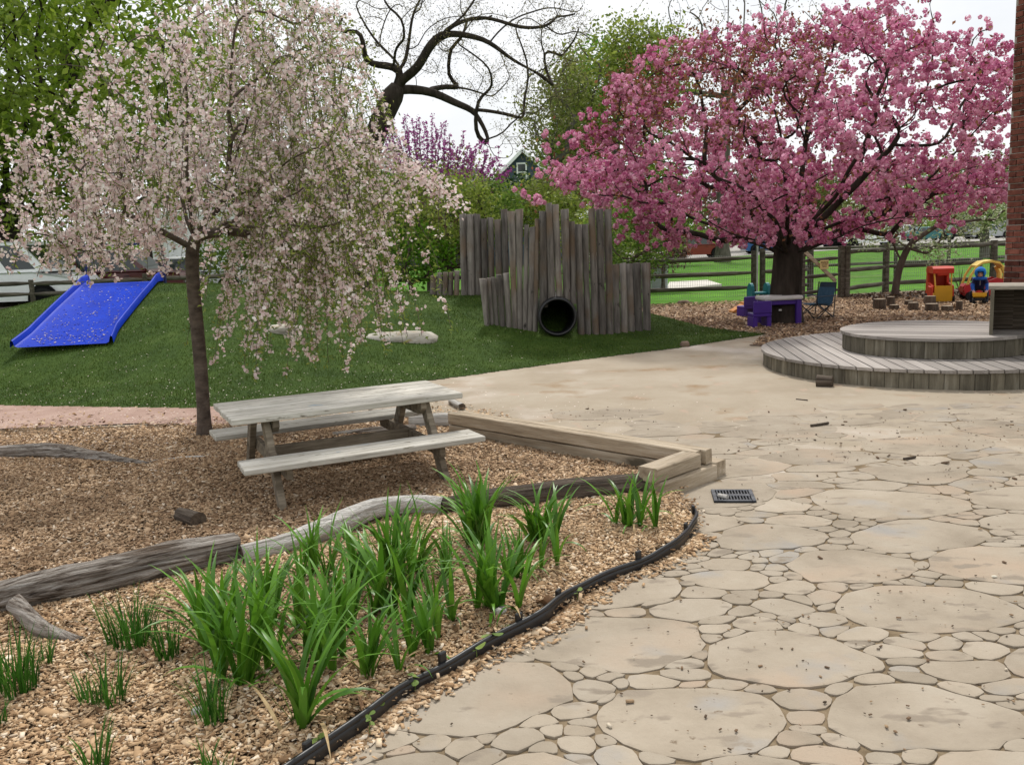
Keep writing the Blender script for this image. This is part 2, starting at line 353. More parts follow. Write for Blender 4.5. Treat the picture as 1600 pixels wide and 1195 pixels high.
# ---- artificial turf mound
m_turf = M('turf', [(.3, (.022, .048, .006)), (.55, (.043, .080, .010)), (.78, (.08, .118, .024))], scale=2.4, rough=.9, detail=10, bump=.8, bscale=70, spec=.15)
o = link('grass_mound', grid_mesh('grass_mound', np.linspace(-14, 4.1, 363), np.linspace(8.9, 21.5, 253), mound, m_turf, keep=lambda x, y: inpoly(x, y, TURF)))
tag(o, kind='structure')
n = 260000
x = rng.uniform(-10.5, 4.1, n); y = rng.uniform(9, 16.4, n)
k = inpoly(x, y + rng.normal(0, .02, n), TURF) & (np.abs(x) < 1.0 + y * .64); x, y = x[k], y[k]
P = np.stack([x, y, mound(x, y) - .004], 1); n = len(P)
hgt = rng.uniform(.014, .034, n) * (1 + .3 * vnoise(x, y, 3, 9)); a = rng.uniform(0, 2 * PI, n); ca, sa = np.cos(a), np.sin(a)
R = np.zeros((n, 3, 3)); R[:, 0, 0] = ca; R[:, 1, 0] = sa; R[:, 0, 1] = -sa; R[:, 1, 1] = ca; R[:, 2, 2] = 1
V, F = scatter(P, np.stack([rng.uniform(.006, .011, n), hgt * .9, hgt], 1), *T_BLADE, R=R)
m_blade = LEAF('turf_blade', [(0, (.026, .055, .005)), (.5, (.053, .098, .009)), (.85, (.088, .138, .018)), (1, (.15, .16, .05))], rough=.6, trans=.2, big=((.085, .14, .022), .55, .55))
o = link('turf_grass', npmesh('turf_grass', V, F, m_blade)); tag(o, 'short green synthetic grass covering the low mound', 'grass', kind='stuff')

# ---- patio: recessed bed under stones, filling up with sand towards the far side
m_sand = M('patio_sand', [(.25, (.285, .235, .172)), (.5, (.35, .296, .226)), (.75, (.40, .35, .278))], scale=1.1, rough=.95, detail=12, bump=.35, bscale=55, spec=.1,
           spots=[((.27, .19, .115), 1.9, .60, .74), ((.52, .46, .40), .7, .55, .7), ((.40, .30, .23), 6, .62, .75, (1, .5, 1))])
m_joint = M('joint_soil', [(.3, (.125, .092, .056)), (.55, (.215, .163, .105)), (.8, (.31, .25, .175))], scale=9, rough=1, detail=8, bump=.4, bscale=60, spec=.05)
def joint_z(x, y):
    n_ = vnoise(x, y, 1.7, 21)
    return -.0085 + .0052 * sst((y + 1.1 * n_ - 4.4) / 2.6)
o = link('patio', grid_mesh('patio', np.linspace(-2.2, 8, 205), np.linspace(1.4, 9, 153), joint_z, m_joint)); tag(o, kind='structure'); PATIO = o
o2 = link('sand_surface', grid_mesh('sand_surface', np.linspace(-6, 10, 260), np.linspace(4.4, 15, 170), lambda x, y: -.0095 + .009 * sst((y - 4.8) / 3.0) + .012 * sst((y - 7.9) / 1.2) + .0032 * vnoise(x, y, 2.6, 5) + .0012 * vnoise(x, y, 11, 6) , m_sand), PATIO)
# stones: rounded cells grown round packed circles of mixed size
m_stone = M('patio_stone', [(.28, (.245, .203, .152)), (.5, (.325, .275, .212)), (.74, (.385, .335, .268))], scale=2.2, rough=.88, detail=12, bump=.6, bscale=9, rnd=.08, spec=.15,
            spots=[((.37, .285, .21), 1.5, .55, .75), ((.28, .265, .245), 2.6, .6, .75), ((.17, .13, .09), 26, .68, .74), ((.24, .20, .155), 4.5, .6, .66, (1, 2.2, 1))])
STR = 1.5                                            # stones are laid longer across the view than deep
def pack():
    c = []; xs_ = []; ys_ = []; rs = []
    def near(x, y): return x < 1.2 + y * .70 and x > -2.1 and not inpoly(np.array([x]), np.array([y]), BEDP)[0]
    for rad, tries, gap in (((.17, .26), 2200, .045), ((.11, .16), 600, .036), ((.07, .095), 1000, .022), ((.042, .06), 3500, .014), ((.026, .036), 9000, .008), ((.017, .024), 12000, .006)):
        for _ in range(tries):
            y = 1.7 + 6.9 * rng.random() ** .85; x = rng.uniform(-1.2, 1.2 + y * .70); r = rng.uniform(*rad); u_ = x / STR
            if rad[1] < .05 and y > 5.2: continue
            if rad[1] < .07 and y > 7.0: continue
            if not near(x, y): continue
            if xs_:
                d = np.hypot(np.array(xs_) - u_, (np.array(ys_) - y)) - np.array(rs) - r
                if d.min() < gap: continue
            xs_.append(u_); ys_.append(y); rs.append(r)
    return np.array(xs_), np.array(ys_), np.array(rs)
BEDP = [tuple(G(*q)[:2]) for q in [(440, 1235), (560, 1138), (640, 1082), (740, 1024), (860, 968), (975, 893), (1055, 860), (1092, 832), (1088, 800), (1112, 765), (1080, 700), (700, 640), (500, 650), (0, 660)]] + [(-6, 3), (-2, 1.6)]
sx, sy, sr = pack()
NST = len(sx)
def warp(x, y): return x + .10 * vnoise(x, y, 1.9, 31) + .040 * vnoise(x, y, 5, 33) + .008 * vnoise(x, y, 21, 35), y + .06 * vnoise(x, y, 1.9, 32) + .034 * vnoise(x, y, 5, 34) + .008 * vnoise(x, y, 21, 36)
cells = []
for i in range(NST):
    na = 30 if sr[i] > .15 else (22 if sr[i] > .07 else 14)
    th = np.arange(na) * 2 * PI / na + rng.uniform(0, 1)
    dx = sx - sx[i]; dy = sy - sy[i]; dd = np.hypot(dx, dy); nb = np.where((dd < .95 + sr[i]) & (dd > 1e-6))[0]
    u = np.cos(th)[:, None] * dx[nb] + np.sin(th)[:, None] * dy[nb]
    s = sr[i] - sr[nb]                                   # t - r_i = |t e - d| - r_j  ->  t
    q = 2 * (u - s); t = np.where(q > 1e-6, (dd[nb] ** 2 - s ** 2) / q, 9.0)
    t = np.minimum(np.where(t > 0, t, 9.0).min(1), sr[i] * 2.1 + .12)
    t = np.minimum((t * 1.4 + np.roll(t, 1) * .3 + np.roll(t, -1) * .3) / 2, t + .004)
    jt_ = rng.normal(0, .0035, na) * min(1, sr[i] / .1); t = t - np.abs((jt_ + np.roll(jt_, 1)) / 2)
    cells.append((th, np.maximum(t - .0021 - .001 * rng.random(len(t)), .007)))
sizeview = sr / np.maximum(sy, 2) ** 1.5
order = np.argsort(-sizeview)
restV, restF = [], []
for rank, i in enumerate(order):
    th, t = cells[i]; na = len(th)
    X0 = (sx[i] + np.cos(th) * t) * STR; Y0 = sy[i] + np.sin(th) * t; X0, Y0 = warp(X0, Y0)
    cx, cy = float(X0.mean()), float(Y0.mean())
    zt = rng.normal(0, .0012); b = min(.008, .12 * sr[i] + .002)
    X1 = cx + (X0 - cx) * (1 - b / np.maximum(t, .02)); Y1 = cy + (Y0 - cy) * (1 - b / np.maximum(t, .02))
    V = [(a - cx, c_ - cy, -.02) for a, c_ in zip(X0, Y0)] + [(a - cx, c_ - cy, zt - .0016) for a, c_ in zip(X0, Y0)] + [(a - cx, c_ - cy, zt) for a, c_ in zip(X1, Y1)]
    F = [(j, (j + 1) % na, na + (j + 1) % na, na + j) for j in range(na)] + [(na + j, na + (j + 1) % na, 2 * na + (j + 1) % na, 2 * na + j) for j in range(na)] + [tuple(range(2 * na, 3 * na))]
    if rank < 300:
        link('stone', npmesh('stone', V, F, m_stone), PATIO, loc=(cx, cy, 0))
    else:
        bse = len(restV); restV += [(a + cx, c_ + cy, d) for a, c_, d in V]; restF += [tuple(q + bse for q in f) for f in F]
o = link('small_stones', npmesh('small_stones', restV, restF, m_stone), PATIO); tag(o, kind='stuff')

# ---- reddish path, wood-chip play ground, planting bed, far wood-chip ground
m_path = M('red_path', [(.3, (.27, .175, .14)), (.55, (.37, .26, .215)), (.75, (.44, .335, .28))], scale=2, rough=.95, detail=12, bump=.3, bscale=60, spec=.1)
m_soil = M('mulch_soil', [(.3, (.07, .045, .028)), (.55, (.16, .11, .068)), (.75, (.30, .22, .14))], scale=30, rough=1, detail=10, bump=1.2, bscale=45, spec=.05)
m_soil2 = M('far_mulch', [(.3, (.10, .066, .046)), (.52, (.18, .125, .092)), (.75, (.27, .20, .155))], scale=9, rough=1, detail=12, bump=1.2, bscale=40, spec=.05,
            spots=[((.42, .34, .26), .8, .52, .68)])
LOGL = [tuple(G(*q)[:2]) for q in [(-260, 1010), (0, 962), (370, 880), (690, 800), (1000, 768), (1050, 774)]]
BACK = [tuple(G(*q)[:2]) for q in [(700, 648), (560, 657), (480, 661), (340, 668), (200, 664), (100, 667), (0, 672), (-300, 690)]]
MULCH = LOGL + [(1.14, 5.72), (-.56, 7.42)] + BACK + [(-8, 6)]
BED = LOGL[::-1] + [(-4.2, 3.0), (-3.2, 1.5), (-.9, 1.5)] + [tuple(G(*q)[:2]) for q in [(440, 1235), (560, 1130), (640, 1075), (740, 1015), (860, 960), (975, 885), (1050, 855), (1085, 830), (1080, 800)]]
PATHP = [tuple(p) for p in EDGE[2:7]][::-1] + [(-14, 11.6), (-12, 6.5)] + BACK[::-1][:-1]
PATHP = [(-14, 12), (-14, 6.5)] + BACK[::-1] + [(-.55, 7.6), (-1.5, 10.6), (-3.3, 10.0), (-6, 10.6)]
o = link('path', grid_mesh('path', np.linspace(-14, -1.4, 127), np.linspace(6.2, 10.9, 48), lambda x, y: .0165 + .002 * vnoise(x, y, 3, 4), m_path,
    keep=lambda x, y: inpoly(x, y, PATHP) & (x + .25 * vnoise(x, y, 5, 8) < -2.2 - .25 * (y - 8)))); tag(o, kind='structure')
def mz(x, y): return .02 + .014 * vnoise(x, y, 2.6, 11) + .008 * vnoise(x, y, 7, 12)
o = link('mulch_ground', grid_mesh('mulch_ground', np.linspace(-9, 1.4, 209), np.linspace(3, 8.4, 109), mz, m_soil, keep=lambda x, y: inpoly(x, y, MULCH))); tag(o, kind='structure')
o = link('planting_bed', grid_mesh('planting_bed', np.linspace(-4.5, 1.2, 115), np.linspace(1.4, 5.7, 87), mz, m_soil, keep=lambda x, y: inpoly(x, y, BED))); tag(o, kind='structure')
PLAY = [(4.0, 13.9), (3.3, 15.2), (2.5, 17.2), (1.6, 21.4), (1.6, 22.0), (30, 22.0), (30, 11), (7, 11), (3.9, 12.2), (3.4, 12.6)]
o = link('play_ground', grid_mesh('play_ground', np.linspace(1.6, 24, 225), np.linspace(11, 22, 111), lambda x, y: .012 + .03 * sst((y - 12) / 2) * (.5 + .5 * vnoise(x, y, 1.2, 14)), m_soil2,
    keep=lambda x, y: inpoly(x, y, PLAY) & ~((y > 20.3) & (x < 7.2 + .4 * vnoise(x, y, 3, 2))))); tag(o, kind='structure')

def chips(name, poly, box, dens, size, label, thick=True, fade=None, ground=mz, mat=None, jit=.03):
    A = (box[1] - box[0]) * (box[3] - box[2]); n = int(A * dens)
    x = rng.uniform(box[0], box[1], n); y = rng.uniform(box[2], box[3], n)
    k = inpoly(x + rng.normal(0, jit, n), y + rng.normal(0, jit, n), poly) & (np.abs(x) < .7 + y * .66)
    if fade is not None: k &= rng.random(n) < fade(x, y)
    x, y = x[k], y[k]; n = len(x)
    lay = rng.random(n)
    P = np.stack([x, y, ground(x, y) + .002 + .012 * lay], 1)
    z = rng.normal(size=(n, 3)) * .34; z[:, 2] = 1; z /= np.linalg.norm(z, axis=1)[:, None]
    a = rng.normal(size=(n, 3)); xx = a - (a * z).sum(1)[:, None] * z; xx /= np.linalg.norm(xx, axis=1)[:, None]
    R = np.stack([xx, np.cross(z, xx), z], 2)
    s = rng.lognormal(0, .38, n)[:, None] * np.array(size)[None] * np.stack([np.ones(n), rng.uniform(.55, 1.4, n), rng.uniform(.6, 1.5, n)], 1)
    V, F = scatter(P, s, *(T_CHIPB if thick else T_CHIP), R=R)
    o = link(name, npmesh(name, V, F, mat or m_chip)); tag(o, label, 'mulch', kind='stuff'); return o
m_chip = LEAF('wood_chip', [(0, (.15, .085, .043)), (.14, (.30, .185, .10)), (.4, (.45, .295, .165)), (.7, (.56, .395, .24)), (.93, (.66, .51, .345)), (1, (.75, .65, .52))], rough=.85, trans=0, spec=.15, big=((.17, .105, .06), 1.7, .35))
m_chipd = LEAF('wood_chip_dark', [(0, (.13, .078, .045)), (.25, (.29, .185, .108)), (.6, (.45, .305, .182)), (.92, (.58, .425, .28)), (1, (.70, .59, .46))], rough=.9, trans=0, spec=.1, big=((.16, .10, .06), 1.5, .38))
chips('wood_chips', BED, (-3.6, 1.15, 1.6, 5.6), 13500, (.0155, .0078, .0020), 'pale tan wood chips spread over the planting bed')
chips('wood_chips', MULCH, (-6.2, 1.25, 3.3, 8.2), 8200, (.0175, .0082, .0022), 'brown wood chips covering the ground under the picnic table', mat=m_chipd)
chips('wood_chips', [(-9, 6), (-9, 10.5), (-3.3, 9.3), (-1.0, 9.9), (0, 8), (-.5, 7)], (-7, 0, 6.4, 9.9), 1500, (.026, .012, .004), 'scattered wood chips thinning out across the red path', thick=False,
      fade=lambda x, y: np.clip(1.05 - (y - 7.3) / 1.5 + .3 * vnoise(x, y, 2, 40), .03, 1), ground=lambda x, y: 0 * x + .017)
chips('wood_chips', PLAY, (2.4, 16, 11.6, 21.0), 900, (.030, .016, .004), 'brown wood chips around the pink cherry and the toys', thick=False, ground=lambda x, y: .03 + .012 * vnoise(x, y, 1.2, 14), mat=m_chipd)
# chips strewn beyond the black edging and along the turf edge
EDGEPX = [(470, 1203), (560, 1142), (640, 1087), (740, 1027), (860, 970), (890, 945), (975, 895), (1050, 865), (1092, 835)]
ep = np.array([G(*q)[:2] for q in EDGEPX]); tt = rng.random(3000) * (len(ep) - 1.001); ii = tt.astype(int); fr = (tt - ii)[:, None]
Q = ep[ii] * (1 - fr) + ep[ii + 1] * fr + np.abs(rng.normal(0, .055, 3000))[:, None] * np.array([.62, -.78])
P = np.concatenate([Q, rng.uniform(.003, .012, (len(Q), 1))], 1)
R = rots(len(P), 3.0)
V, F = scatter(P, rng.lognormal(0, .4, len(P))[:, None] * np.array([[.018, .0085, .0024]]), *T_CHIPB, R=R)
o = link('wood_chips', npmesh('wood_chips', V, F, m_chip)); tag(o, 'wood chips spilled onto the stones outside the black edging', 'mulch', kind='stuff')
# crumbs and bark bits on the paving
n = 9000; y = 2 + 10.5 * rng.random(n) ** .8; x = rng.uniform(-.5, 1, n) * (1 + y * .65)
k = ~inpoly(x, y, MULCH) & ~inpoly(x, y, BED) & ~inpoly(x, y, TURF) & (rng.random(n) < .12 + .5 * (vnoise(x, y, 1.1, 51) > .35) + .5 * (np.hypot(x - 2.35, (y - 6.9) * .8) < .45) + .5 * (np.hypot(x - .75, (y - 8.2) * .6) < .45) + .6 * (np.hypot(x - 4.9, y - 8.35) < .5))
x, y = x[k], y[k]; P = np.stack([x, y, np.full(len(x), .006)], 1)
V, F = scatter(P, rng.lognormal(0, .5, len(x))[:, None] * np.array([[.0085, .0042, .002]]), *T_CHIPB, R=rots(len(x), 4.0))
m_crumb = LEAF('bark_crumbs', [(0, (.05, .035, .022)), (.6, (.16, .10, .06)), (.93, (.32, .22, .13)), (1, (.7, .66, .55))], rough=.9, trans=0)
o = link('bark_crumbs', npmesh('bark_crumbs', V, F, m_crumb)); tag(o, 'dark bark crumbs scattered over the sandy patio', 'debris', kind='stuff')
# fallen petals
n = 7500; x = rng.uniform(-8.5, 4, n); y = rng.uniform(7.5, 14.5, n)
k = inpoly(x, y, TURF) & (rng.random(n) < np.exp(-((x + 2.8) / 3.2) ** 2 - ((y - 9.4) / 2.3) ** 2) + .12); x, y = x[k], y[k]
P = np.stack([x, y, mound(x, y) + .026], 1)
n2 = 2600; x = rng.normal(-2.8, 1.6, n2); y = rng.normal(7.9, .8, n2); P = np.concatenate([P, np.stack([x, y, np.full(n2, .034)], 1)[~inpoly(x, y, TURF)]])
V, F = scatter(P, rng.uniform(.008, .015, len(P)), *T_CHIP, R=rots(len(P), 2.5))
m_petal = LEAF('petals', [(0, (.52, .42, .36)), (.6, (.66, .57, .50)), (1, (.72, .62, .50))], trans=.2)
o = link('fallen_petals', npmesh('fallen_petals', V, F, m_petal)); tag(o, 'pale fallen petals dotted over the turf below the weeping cherry', 'petals', kind='stuff')

# brown leaf litter under the fence on the right
n = 2600; x = rng.uniform(7.8, 14.5, n); y = rng.normal(20.3, .45, n); P = np.stack([x, y, rng.uniform(.03, .10, n)], 1)
V, F = scatter(P, rng.uniform(.05, .11, n), *T_LEAF, R=rots(n, .8))
m_litter = LEAF('leaf_litter', [(0, (.035, .02, .012)), (.6, (.10, .06, .035)), (1, (.21, .13, .075))], trans=.1)
o = link('leaf_litter', npmesh('leaf_litter', V, F, m_litter)); tag(o, 'dead brown leaves heaped under the rail fence behind the stumps', 'leaves', kind='stuff')
# ================================================================== BUILT THINGS
# ---- picnic table
t = thing('picnic_table', 'weathered child-size wooden picnic table standing on wood chips', 'picnic table', (-1.21, 6.15, .015), math.radians(26))
Lh = .785
for i in range(5):
    MB().box((0, -.292 + i * .146, .54), (2 * Lh + rng.uniform(-.012, .012), .139, .04), bev=.005).build('top_plank', m_tabletop, t)
for s in (-1, 1):
    b = thing_part = None
    for j in (0, 1):
        MB().box((rng.uniform(-.006, .006), s * (.50 + .075 + (j * 2 - 1) * .0 + (j - .5) * .146), .295), (2 * Lh + rng.uniform(-.01, .01), .138, .036), bev=.005).build('bench_plank', m_tabletop, t)
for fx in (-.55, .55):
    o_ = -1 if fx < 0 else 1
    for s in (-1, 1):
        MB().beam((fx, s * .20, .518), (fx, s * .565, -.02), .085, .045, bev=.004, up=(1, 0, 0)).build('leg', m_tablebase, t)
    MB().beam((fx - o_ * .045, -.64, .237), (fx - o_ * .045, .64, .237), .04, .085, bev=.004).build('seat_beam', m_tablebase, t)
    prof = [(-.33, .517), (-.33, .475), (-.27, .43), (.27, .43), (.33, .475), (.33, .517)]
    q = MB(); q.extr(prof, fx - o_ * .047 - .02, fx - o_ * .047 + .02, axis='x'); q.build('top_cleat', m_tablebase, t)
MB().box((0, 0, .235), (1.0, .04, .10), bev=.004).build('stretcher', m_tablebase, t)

# ---- landscape timbers
O = np.array([1.129, 5.761]); uu = np.array([.712, -.702]); vv = np.array([.702, .712]); ang = math.atan2(uu[1], uu[0])
def timber(label, u0, u1, v0, v1, z0, z1, along='u', tilt=0):
    c = O + uu * (u0 + u1) / 2 + vv * (v0 + v1) / 2
    if along == 'u': L_, W_, a = u1 - u0, v1 - v0, ang
    else: L_, W_, a = v1 - v0, u1 - u0, ang + PI / 2
    nseg = max(2, int(L_ / .12)); V = []; F = []; w2 = W_ / 2; h2 = (z1 - z0) / 2; b = .007
    prof = [(-w2 + b, -h2), (w2 - b, -h2), (w2, -h2 + b), (w2, h2 - b), (w2 - b, h2), (-w2 + b, h2), (-w2, h2 - b), (-w2, -h2 + b)]
    sd_ = random.random() * 50
    for k_ in range(nseg + 1):
        X_ = -L_ / 2 + L_ * k_ / nseg
        for (p_, q_) in prof:
            n_ = mnoise.noise((X_ * 3 + sd_, p_ * 20, q_ * 20)) * .004; V.append((X_, p_ + n_, q_ + n_ * .8))
    for k_ in range(nseg):
        for j_ in range(8): F.append((k_ * 8 + j_, k_ * 8 + (j_ + 1) % 8, (k_ + 1) * 8 + (j_ + 1) % 8, (k_ + 1) * 8 + j_))
    F.append(tuple(range(8))[::-1]); F.append(tuple(nseg * 8 + i for i in range(8)))
    o = link('landscape_timber', npmesh('landscape_timber', V, F, m_timber), loc=(c[0], c[1], (z0 + z1) / 2), rot=(0, tilt, a))
    tag(o, label, 'timber', 'timbers edging the wood chips')
timber('long squared timber edging the wood chips on the picnic table side', -2.36, .075, 0, .068, .102, .2)
timber('long squared timber edging the wood chips on the patio side', -2.30, .105, .072, .145, .102, .2)
timber('buried lower timber beneath the long timber edge', -2.36, -.02, .004, .138, -.03, .095)
timber('dark low timber end sticking out onto the patio above the drain grate', -.55, .13, .15, .275, -.02, .1)
timber('short pale timber block on top at the corner by the daylily', -.03, .115, -.49, -.006, .10, .192, 'v')
timber('lower short timber with long grain under the corner block', -.005, .148, -.47, .135, -.02, .096, 'v')

# ---- logs
def log_mesh(P, R, mat, n=36, rough=.18, seed=0, endmat=None, crack=1.0, flat=.85):
    P = np.array(P, float); R = np.array(R, float)
    d = np.r_[0, np.cumsum(np.linalg.norm(np.diff(P, axis=0), axis=1))]; m = max(10, int(d[-1] / .035)); s = np.linspace(0, d[-1], m)
    def sm(c): return np.interp(s, d, c)
    Q = np.stack([sm(P[:, i]) for i in range(3)], 1)
    for _ in range(4): Q[1:-1] = (Q[:-2] + 2 * Q[1:-1] + Q[2:]) / 4
    r = sm(R); V, F = tube_np(Q, r, n); V = V.reshape(m, n, 3)
    for i in range(m):
        for j in range(n):
            a = 2 * PI * j / n
            f1 = mnoise.noise((s[i] * 2.2 + seed, math.cos(a) * 1.3, math.sin(a) * 1.3)) * rough
            f2 = -abs(mnoise.noise((s[i] * 1.6 + seed * 2, math.cos(a) * 7, math.sin(a) * 7))) * .34 * crack
            f3 = mnoise.noise((s[i] * 14, math.cos(a) * 4 + seed, math.sin(a) * 4)) * .04
            V[i, j] = Q[i] + (V[i, j] - Q[i]) * (1 + f1 + f2 + f3 + .08)
    V = V.reshape(-1, 3)
    # tilt of the fibres: object space x along the log
    ax = Vector(Q[-1] - Q[0]).normalized(); rz = math.atan2(ax.y, ax.x)
    c = Q.mean(0); c = np.array([c[0], c[1], 0]); Rm = np.array(Matrix.Rotation(-rz, 3, 'Z'))
    V = (V - c) @ Rm.T
    e0 = len(V); q0 = (Q[0] - c) @ Rm.T; q1 = (Q[-1] - c) @ Rm.T; V = np.concatenate([V, [q0, q1]])
    Fl = [tuple(int(i) for i in f) for f in F] + [(e0, (j + 1) % n, j) for j in range(n)] + [(e0 + 1, (m - 1) * n + j, (m - 1) * n + (j + 1) % n) for j in range(n)]
    me = npmesh('log', V, Fl, [mat, endmat or mat]); 
    for k_, p_ in enumerate(me.polygons):
        p_.use_smooth = k_ < len(F); p_.material_index = 0 if k_ < len(F) else 1
    return me, c, rz
def log(name, label, P, R, mat, seed=0, cat='log', **k):
    me, c, rz = log_mesh(P, R, mat, seed=seed, **k); o = link(name, me, loc=c, rot=(0, 0, rz)); return tag(o, label, cat)
def lp(pxs, zs):
    return [G(x, y, 0) + np.array([0, 0, z]) for (x, y), z in zip(pxs, zs)]
m_endcut = M('log_end', [(.3, (.035, .026, .019)), (.7, (.14, .105, .075))], scale=30, rough=.95, bump=.6)
log('driftwood_log', 'long weathered grey brown split log lying along the bed', lp([(-180, 1000), (0, 962), (130, 938), (260, 905), (372, 878)], [.06, .085, .095, .10, .085]), [.05, .068, .084, .088, .078], m_driftgrey, seed=3, endmat=m_endcut, crack=1.5)
log('driftwood_log', 'bleached white driftwood log between the bed and the picnic table', lp([(378, 884), (450, 868), (520, 842), (585, 815), (640, 806), (692, 806)], [.055, .06, .075, .085, .075, .06]), [.056, .060, .066, .064, .058, .054], m_driftpale, seed=9, endmat=m_endcut, crack=.8)
log('driftwood_log', 'dark brown log running behind the daylilies to the timbers', lp([(690, 806), (780, 795), (880, 783), (1004, 772)], [.05, .06, .065, .06]), [.055, .068, .074, .07], m_driftdark, seed=14, endmat=m_endcut)
log('dead_branch', 'short pale dead branch leaning against the grey log', [G(18, 985, .0) + np.array([0, .06, .10]), G(70, 990, .03), G(128, 1004, .02)], [.04, .036, .022], m_driftgrey, seed=21, cat='branch', n=20)
log('driftwood_log', 'low half buried rotten log on the chips at the photo left edge', lp([(-200, 735), (0, 716), (80, 716), (160, 722), (232, 728)], [.02, .035, .05, .035, .01]), [.06, .066, .07, .05, .022], m_driftgrey, seed=28, crack=1.4)
log('dead_branch', 'thin pale branch on the chips left of the picnic table', lp([(236, 726), (300, 720), (352, 718)], [.02, .028, .02]), [.014, .014, .009], m_driftpale, seed=31, cat='branch', n=10)
log('wood_chunk', 'short sawn log chunk with dark end on the wood chips', lp([(283, 815), (312, 825)], [.045, .045]), [.045, .05], m_driftdark, seed=36, endmat=m_endcut, n=16)
log('driftwood_log', 'grey log lying behind the far picnic bench', lp([(520, 685), (590, 680), (650, 674)], [.03, .035, .03]), [.03, .04, .035], m_driftgrey, seed=41, n=14)
log('wood_chunk', 'thick bleached log piece at the far end of the picnic bench', lp([(642, 668), (706, 668)], [.06, .065]), [.06, .07], m_driftpale, seed=44, n=16)
log('wood_chunk', 'little log piece with dark end behind the timber corner', lp([(706, 632), (722, 641)], [.035, .035]), [.035, .035], m_driftpale, seed=47, endmat=m_endcut, n=14)
log('wood_chunk', 'short brown log lying against the front of the round deck', lp([(1276, 604), (1301, 605)], [.055, .055]), [.062, .062], m_driftdark, seed=52, endmat=m_endcut, n=16)
log('stick', 'flat brown stick on the patio in front of the round deck', lp([(1267, 667), (1294, 663)], [.012, .012]), [.010, .012], m_driftdark, seed=57, cat='stick', n=8)
log('stick', 'small dark stick on the paving right of centre', lp([(1412, 719), (1430, 716)], [.01, .01]), [.008, .009], m_driftdark, seed=59, cat='stick', n=8)
log('stick', 'tiny twig on the sandy patio above the timber corner', lp([(1244, 625), (1262, 627)], [.01, .01]), [.006, .007], m_driftdark, seed=60, cat='stick', n=6)
def rock(name, label, c, r, mat, seed, cat='rock'):
    b = MB().ball((0, 0, 0), 1.0, 22, 14); V = np.array(b.V)
    for i, v in enumerate(V):
        k_ = 1 + .22 * mnoise.noise(Vector(v) * 1.3 + Vector((seed, 0, 0))) + .09 * mnoise.noise(Vector(v) * 3.7 + Vector((0, seed, 0))); V[i] = v * k_
    V = np.clip(V, -.86, .86) * np.array(r)
    o = link(name, npmesh(name, V, b.F, mat, True), loc=c); return tag(o, label, cat)
m_rock = M('pale_boulder', [(.3, (.20, .18, .145)), (.5, (.38, .355, .30)), (.7, (.55, .52, .46))], scale=2.6, stretch=(1, 1, 3.5), rough=.9, bump=.6, bscale=12, spots=[((.28, .20, .10), 3, .58, .68, (1.5, 1.5, 4))])
p = GT(622, 531); rock('boulder', 'pale striped boulder lying on the turf slope', (p[0], p[1] + .12, p[2] - .03), (.62, .26, .15), m_rock, 5.3, 'boulder')
p = GT(438, 520); rock('boulder', 'pale boulder half hidden by hanging cherry blossom', (p[0], p[1] + .12, p[2]), (.22, .2, .12), m_rock, 8.1, 'boulder')
m_rockb = M('brown_rock', [(.3, (.10, .065, .045)), (.7, (.26, .19, .14))], scale=8, rough=.95, bump=.5)
p = G(1070, 543); rock('rock', 'small brown rock at the edge between turf and patio', (p[0], p[1], .04), (.075, .06, .06), m_rockb, 12)
p = G(1068, 476); rock('rock', 'dark brown clod beside the grass under the split rail fence', (p[0], p[1], .04), (.16, .09, .07), m_rockb, 15)
m_rockg = M('grey_rock', [(.3, (.25, .24, .22)), (.7, (.5, .48, .45))], scale=12, rough=.9, bump=.4)
p = G(783, 967); rock('rock', 'small grey stone beside the black edging', (p[0], p[1], .035), (.03, .025, .02), m_rockg, 18)
p = G(309, 1126); rock('rock', 'pale little stone at the foot of the lower left daylily', (p[0], p[1], .035), (.02, .018, .016), m_rockg, 19)

# ---- black plastic edging
pp = np.array([G(*q, .03) for q in [(395, 1245), (470, 1196), (560, 1133), (640, 1078), (690, 1048), (740, 1020), (800, 985), (860, 962), (892, 932), (975, 889), (1020, 872), (1055, 856), (1082, 834), (1088, 815), (1080, 800)]])
s = np.r_[0, np.cumsum(np.linalg.norm(np.diff(pp, axis=0), axis=1))]; ss = np.linspace(0, s[-1], 120)
cp = np.stack([np.interp(ss, s, pp[:, i]) for i in range(2)] + [np.zeros(120)], 1)
for _ in range(6): cp[1:-1] = (cp[:-2] + 2 * cp[1:-1] + cp[2:]) / 4
zt = .058 + .008 * np.sin(ss * 5) + .004 * np.sin(ss * 13); cp[:, 0] += .012 * np.sin(ss * 6.3) + .005 * np.sin(ss * 15); 
E_ = thing('garden_edging', 'black plastic edging strip curving round the daylily bed', 'garden edging', (cp[60][0], cp[60][1], 0))
c0 = np.array([cp[60][0], cp[60][1], 0.0]); cl = cp - c0
tg = np.gradient(cp, axis=0); tg /= np.linalg.norm(tg, axis=1)[:, None]; nr = np.stack([tg[:, 1], -tg[:, 0], 0 * ss], 1)
lean = np.array([(.006, -.02), (.005, .5), (.004, 1.0), (-.004, 1.0), (-.005, .5), (-.006, -.02)])
V = []
for (q, zz) in lean: V.append(cl + nr * q + np.stack([0 * ss, 0 * ss, np.where(zz > .1, zz * zt, zz)], 1))
V = np.array(V).transpose(1, 0, 2); m_, k_ = V.shape[:2]; V = V.reshape(-1, 3)
i = np.arange(m_ - 1)[:, None] * k_; j = np.arange(k_ - 1)[None]; F = np.stack([i + j, i + j + 1, i + k_ + j + 1, i + k_ + j], -1).reshape(-1, 4)
link('strip', npmesh('strip', V, F, m_black), E_)
bead = cl.copy(); bead[:, 2] = zt
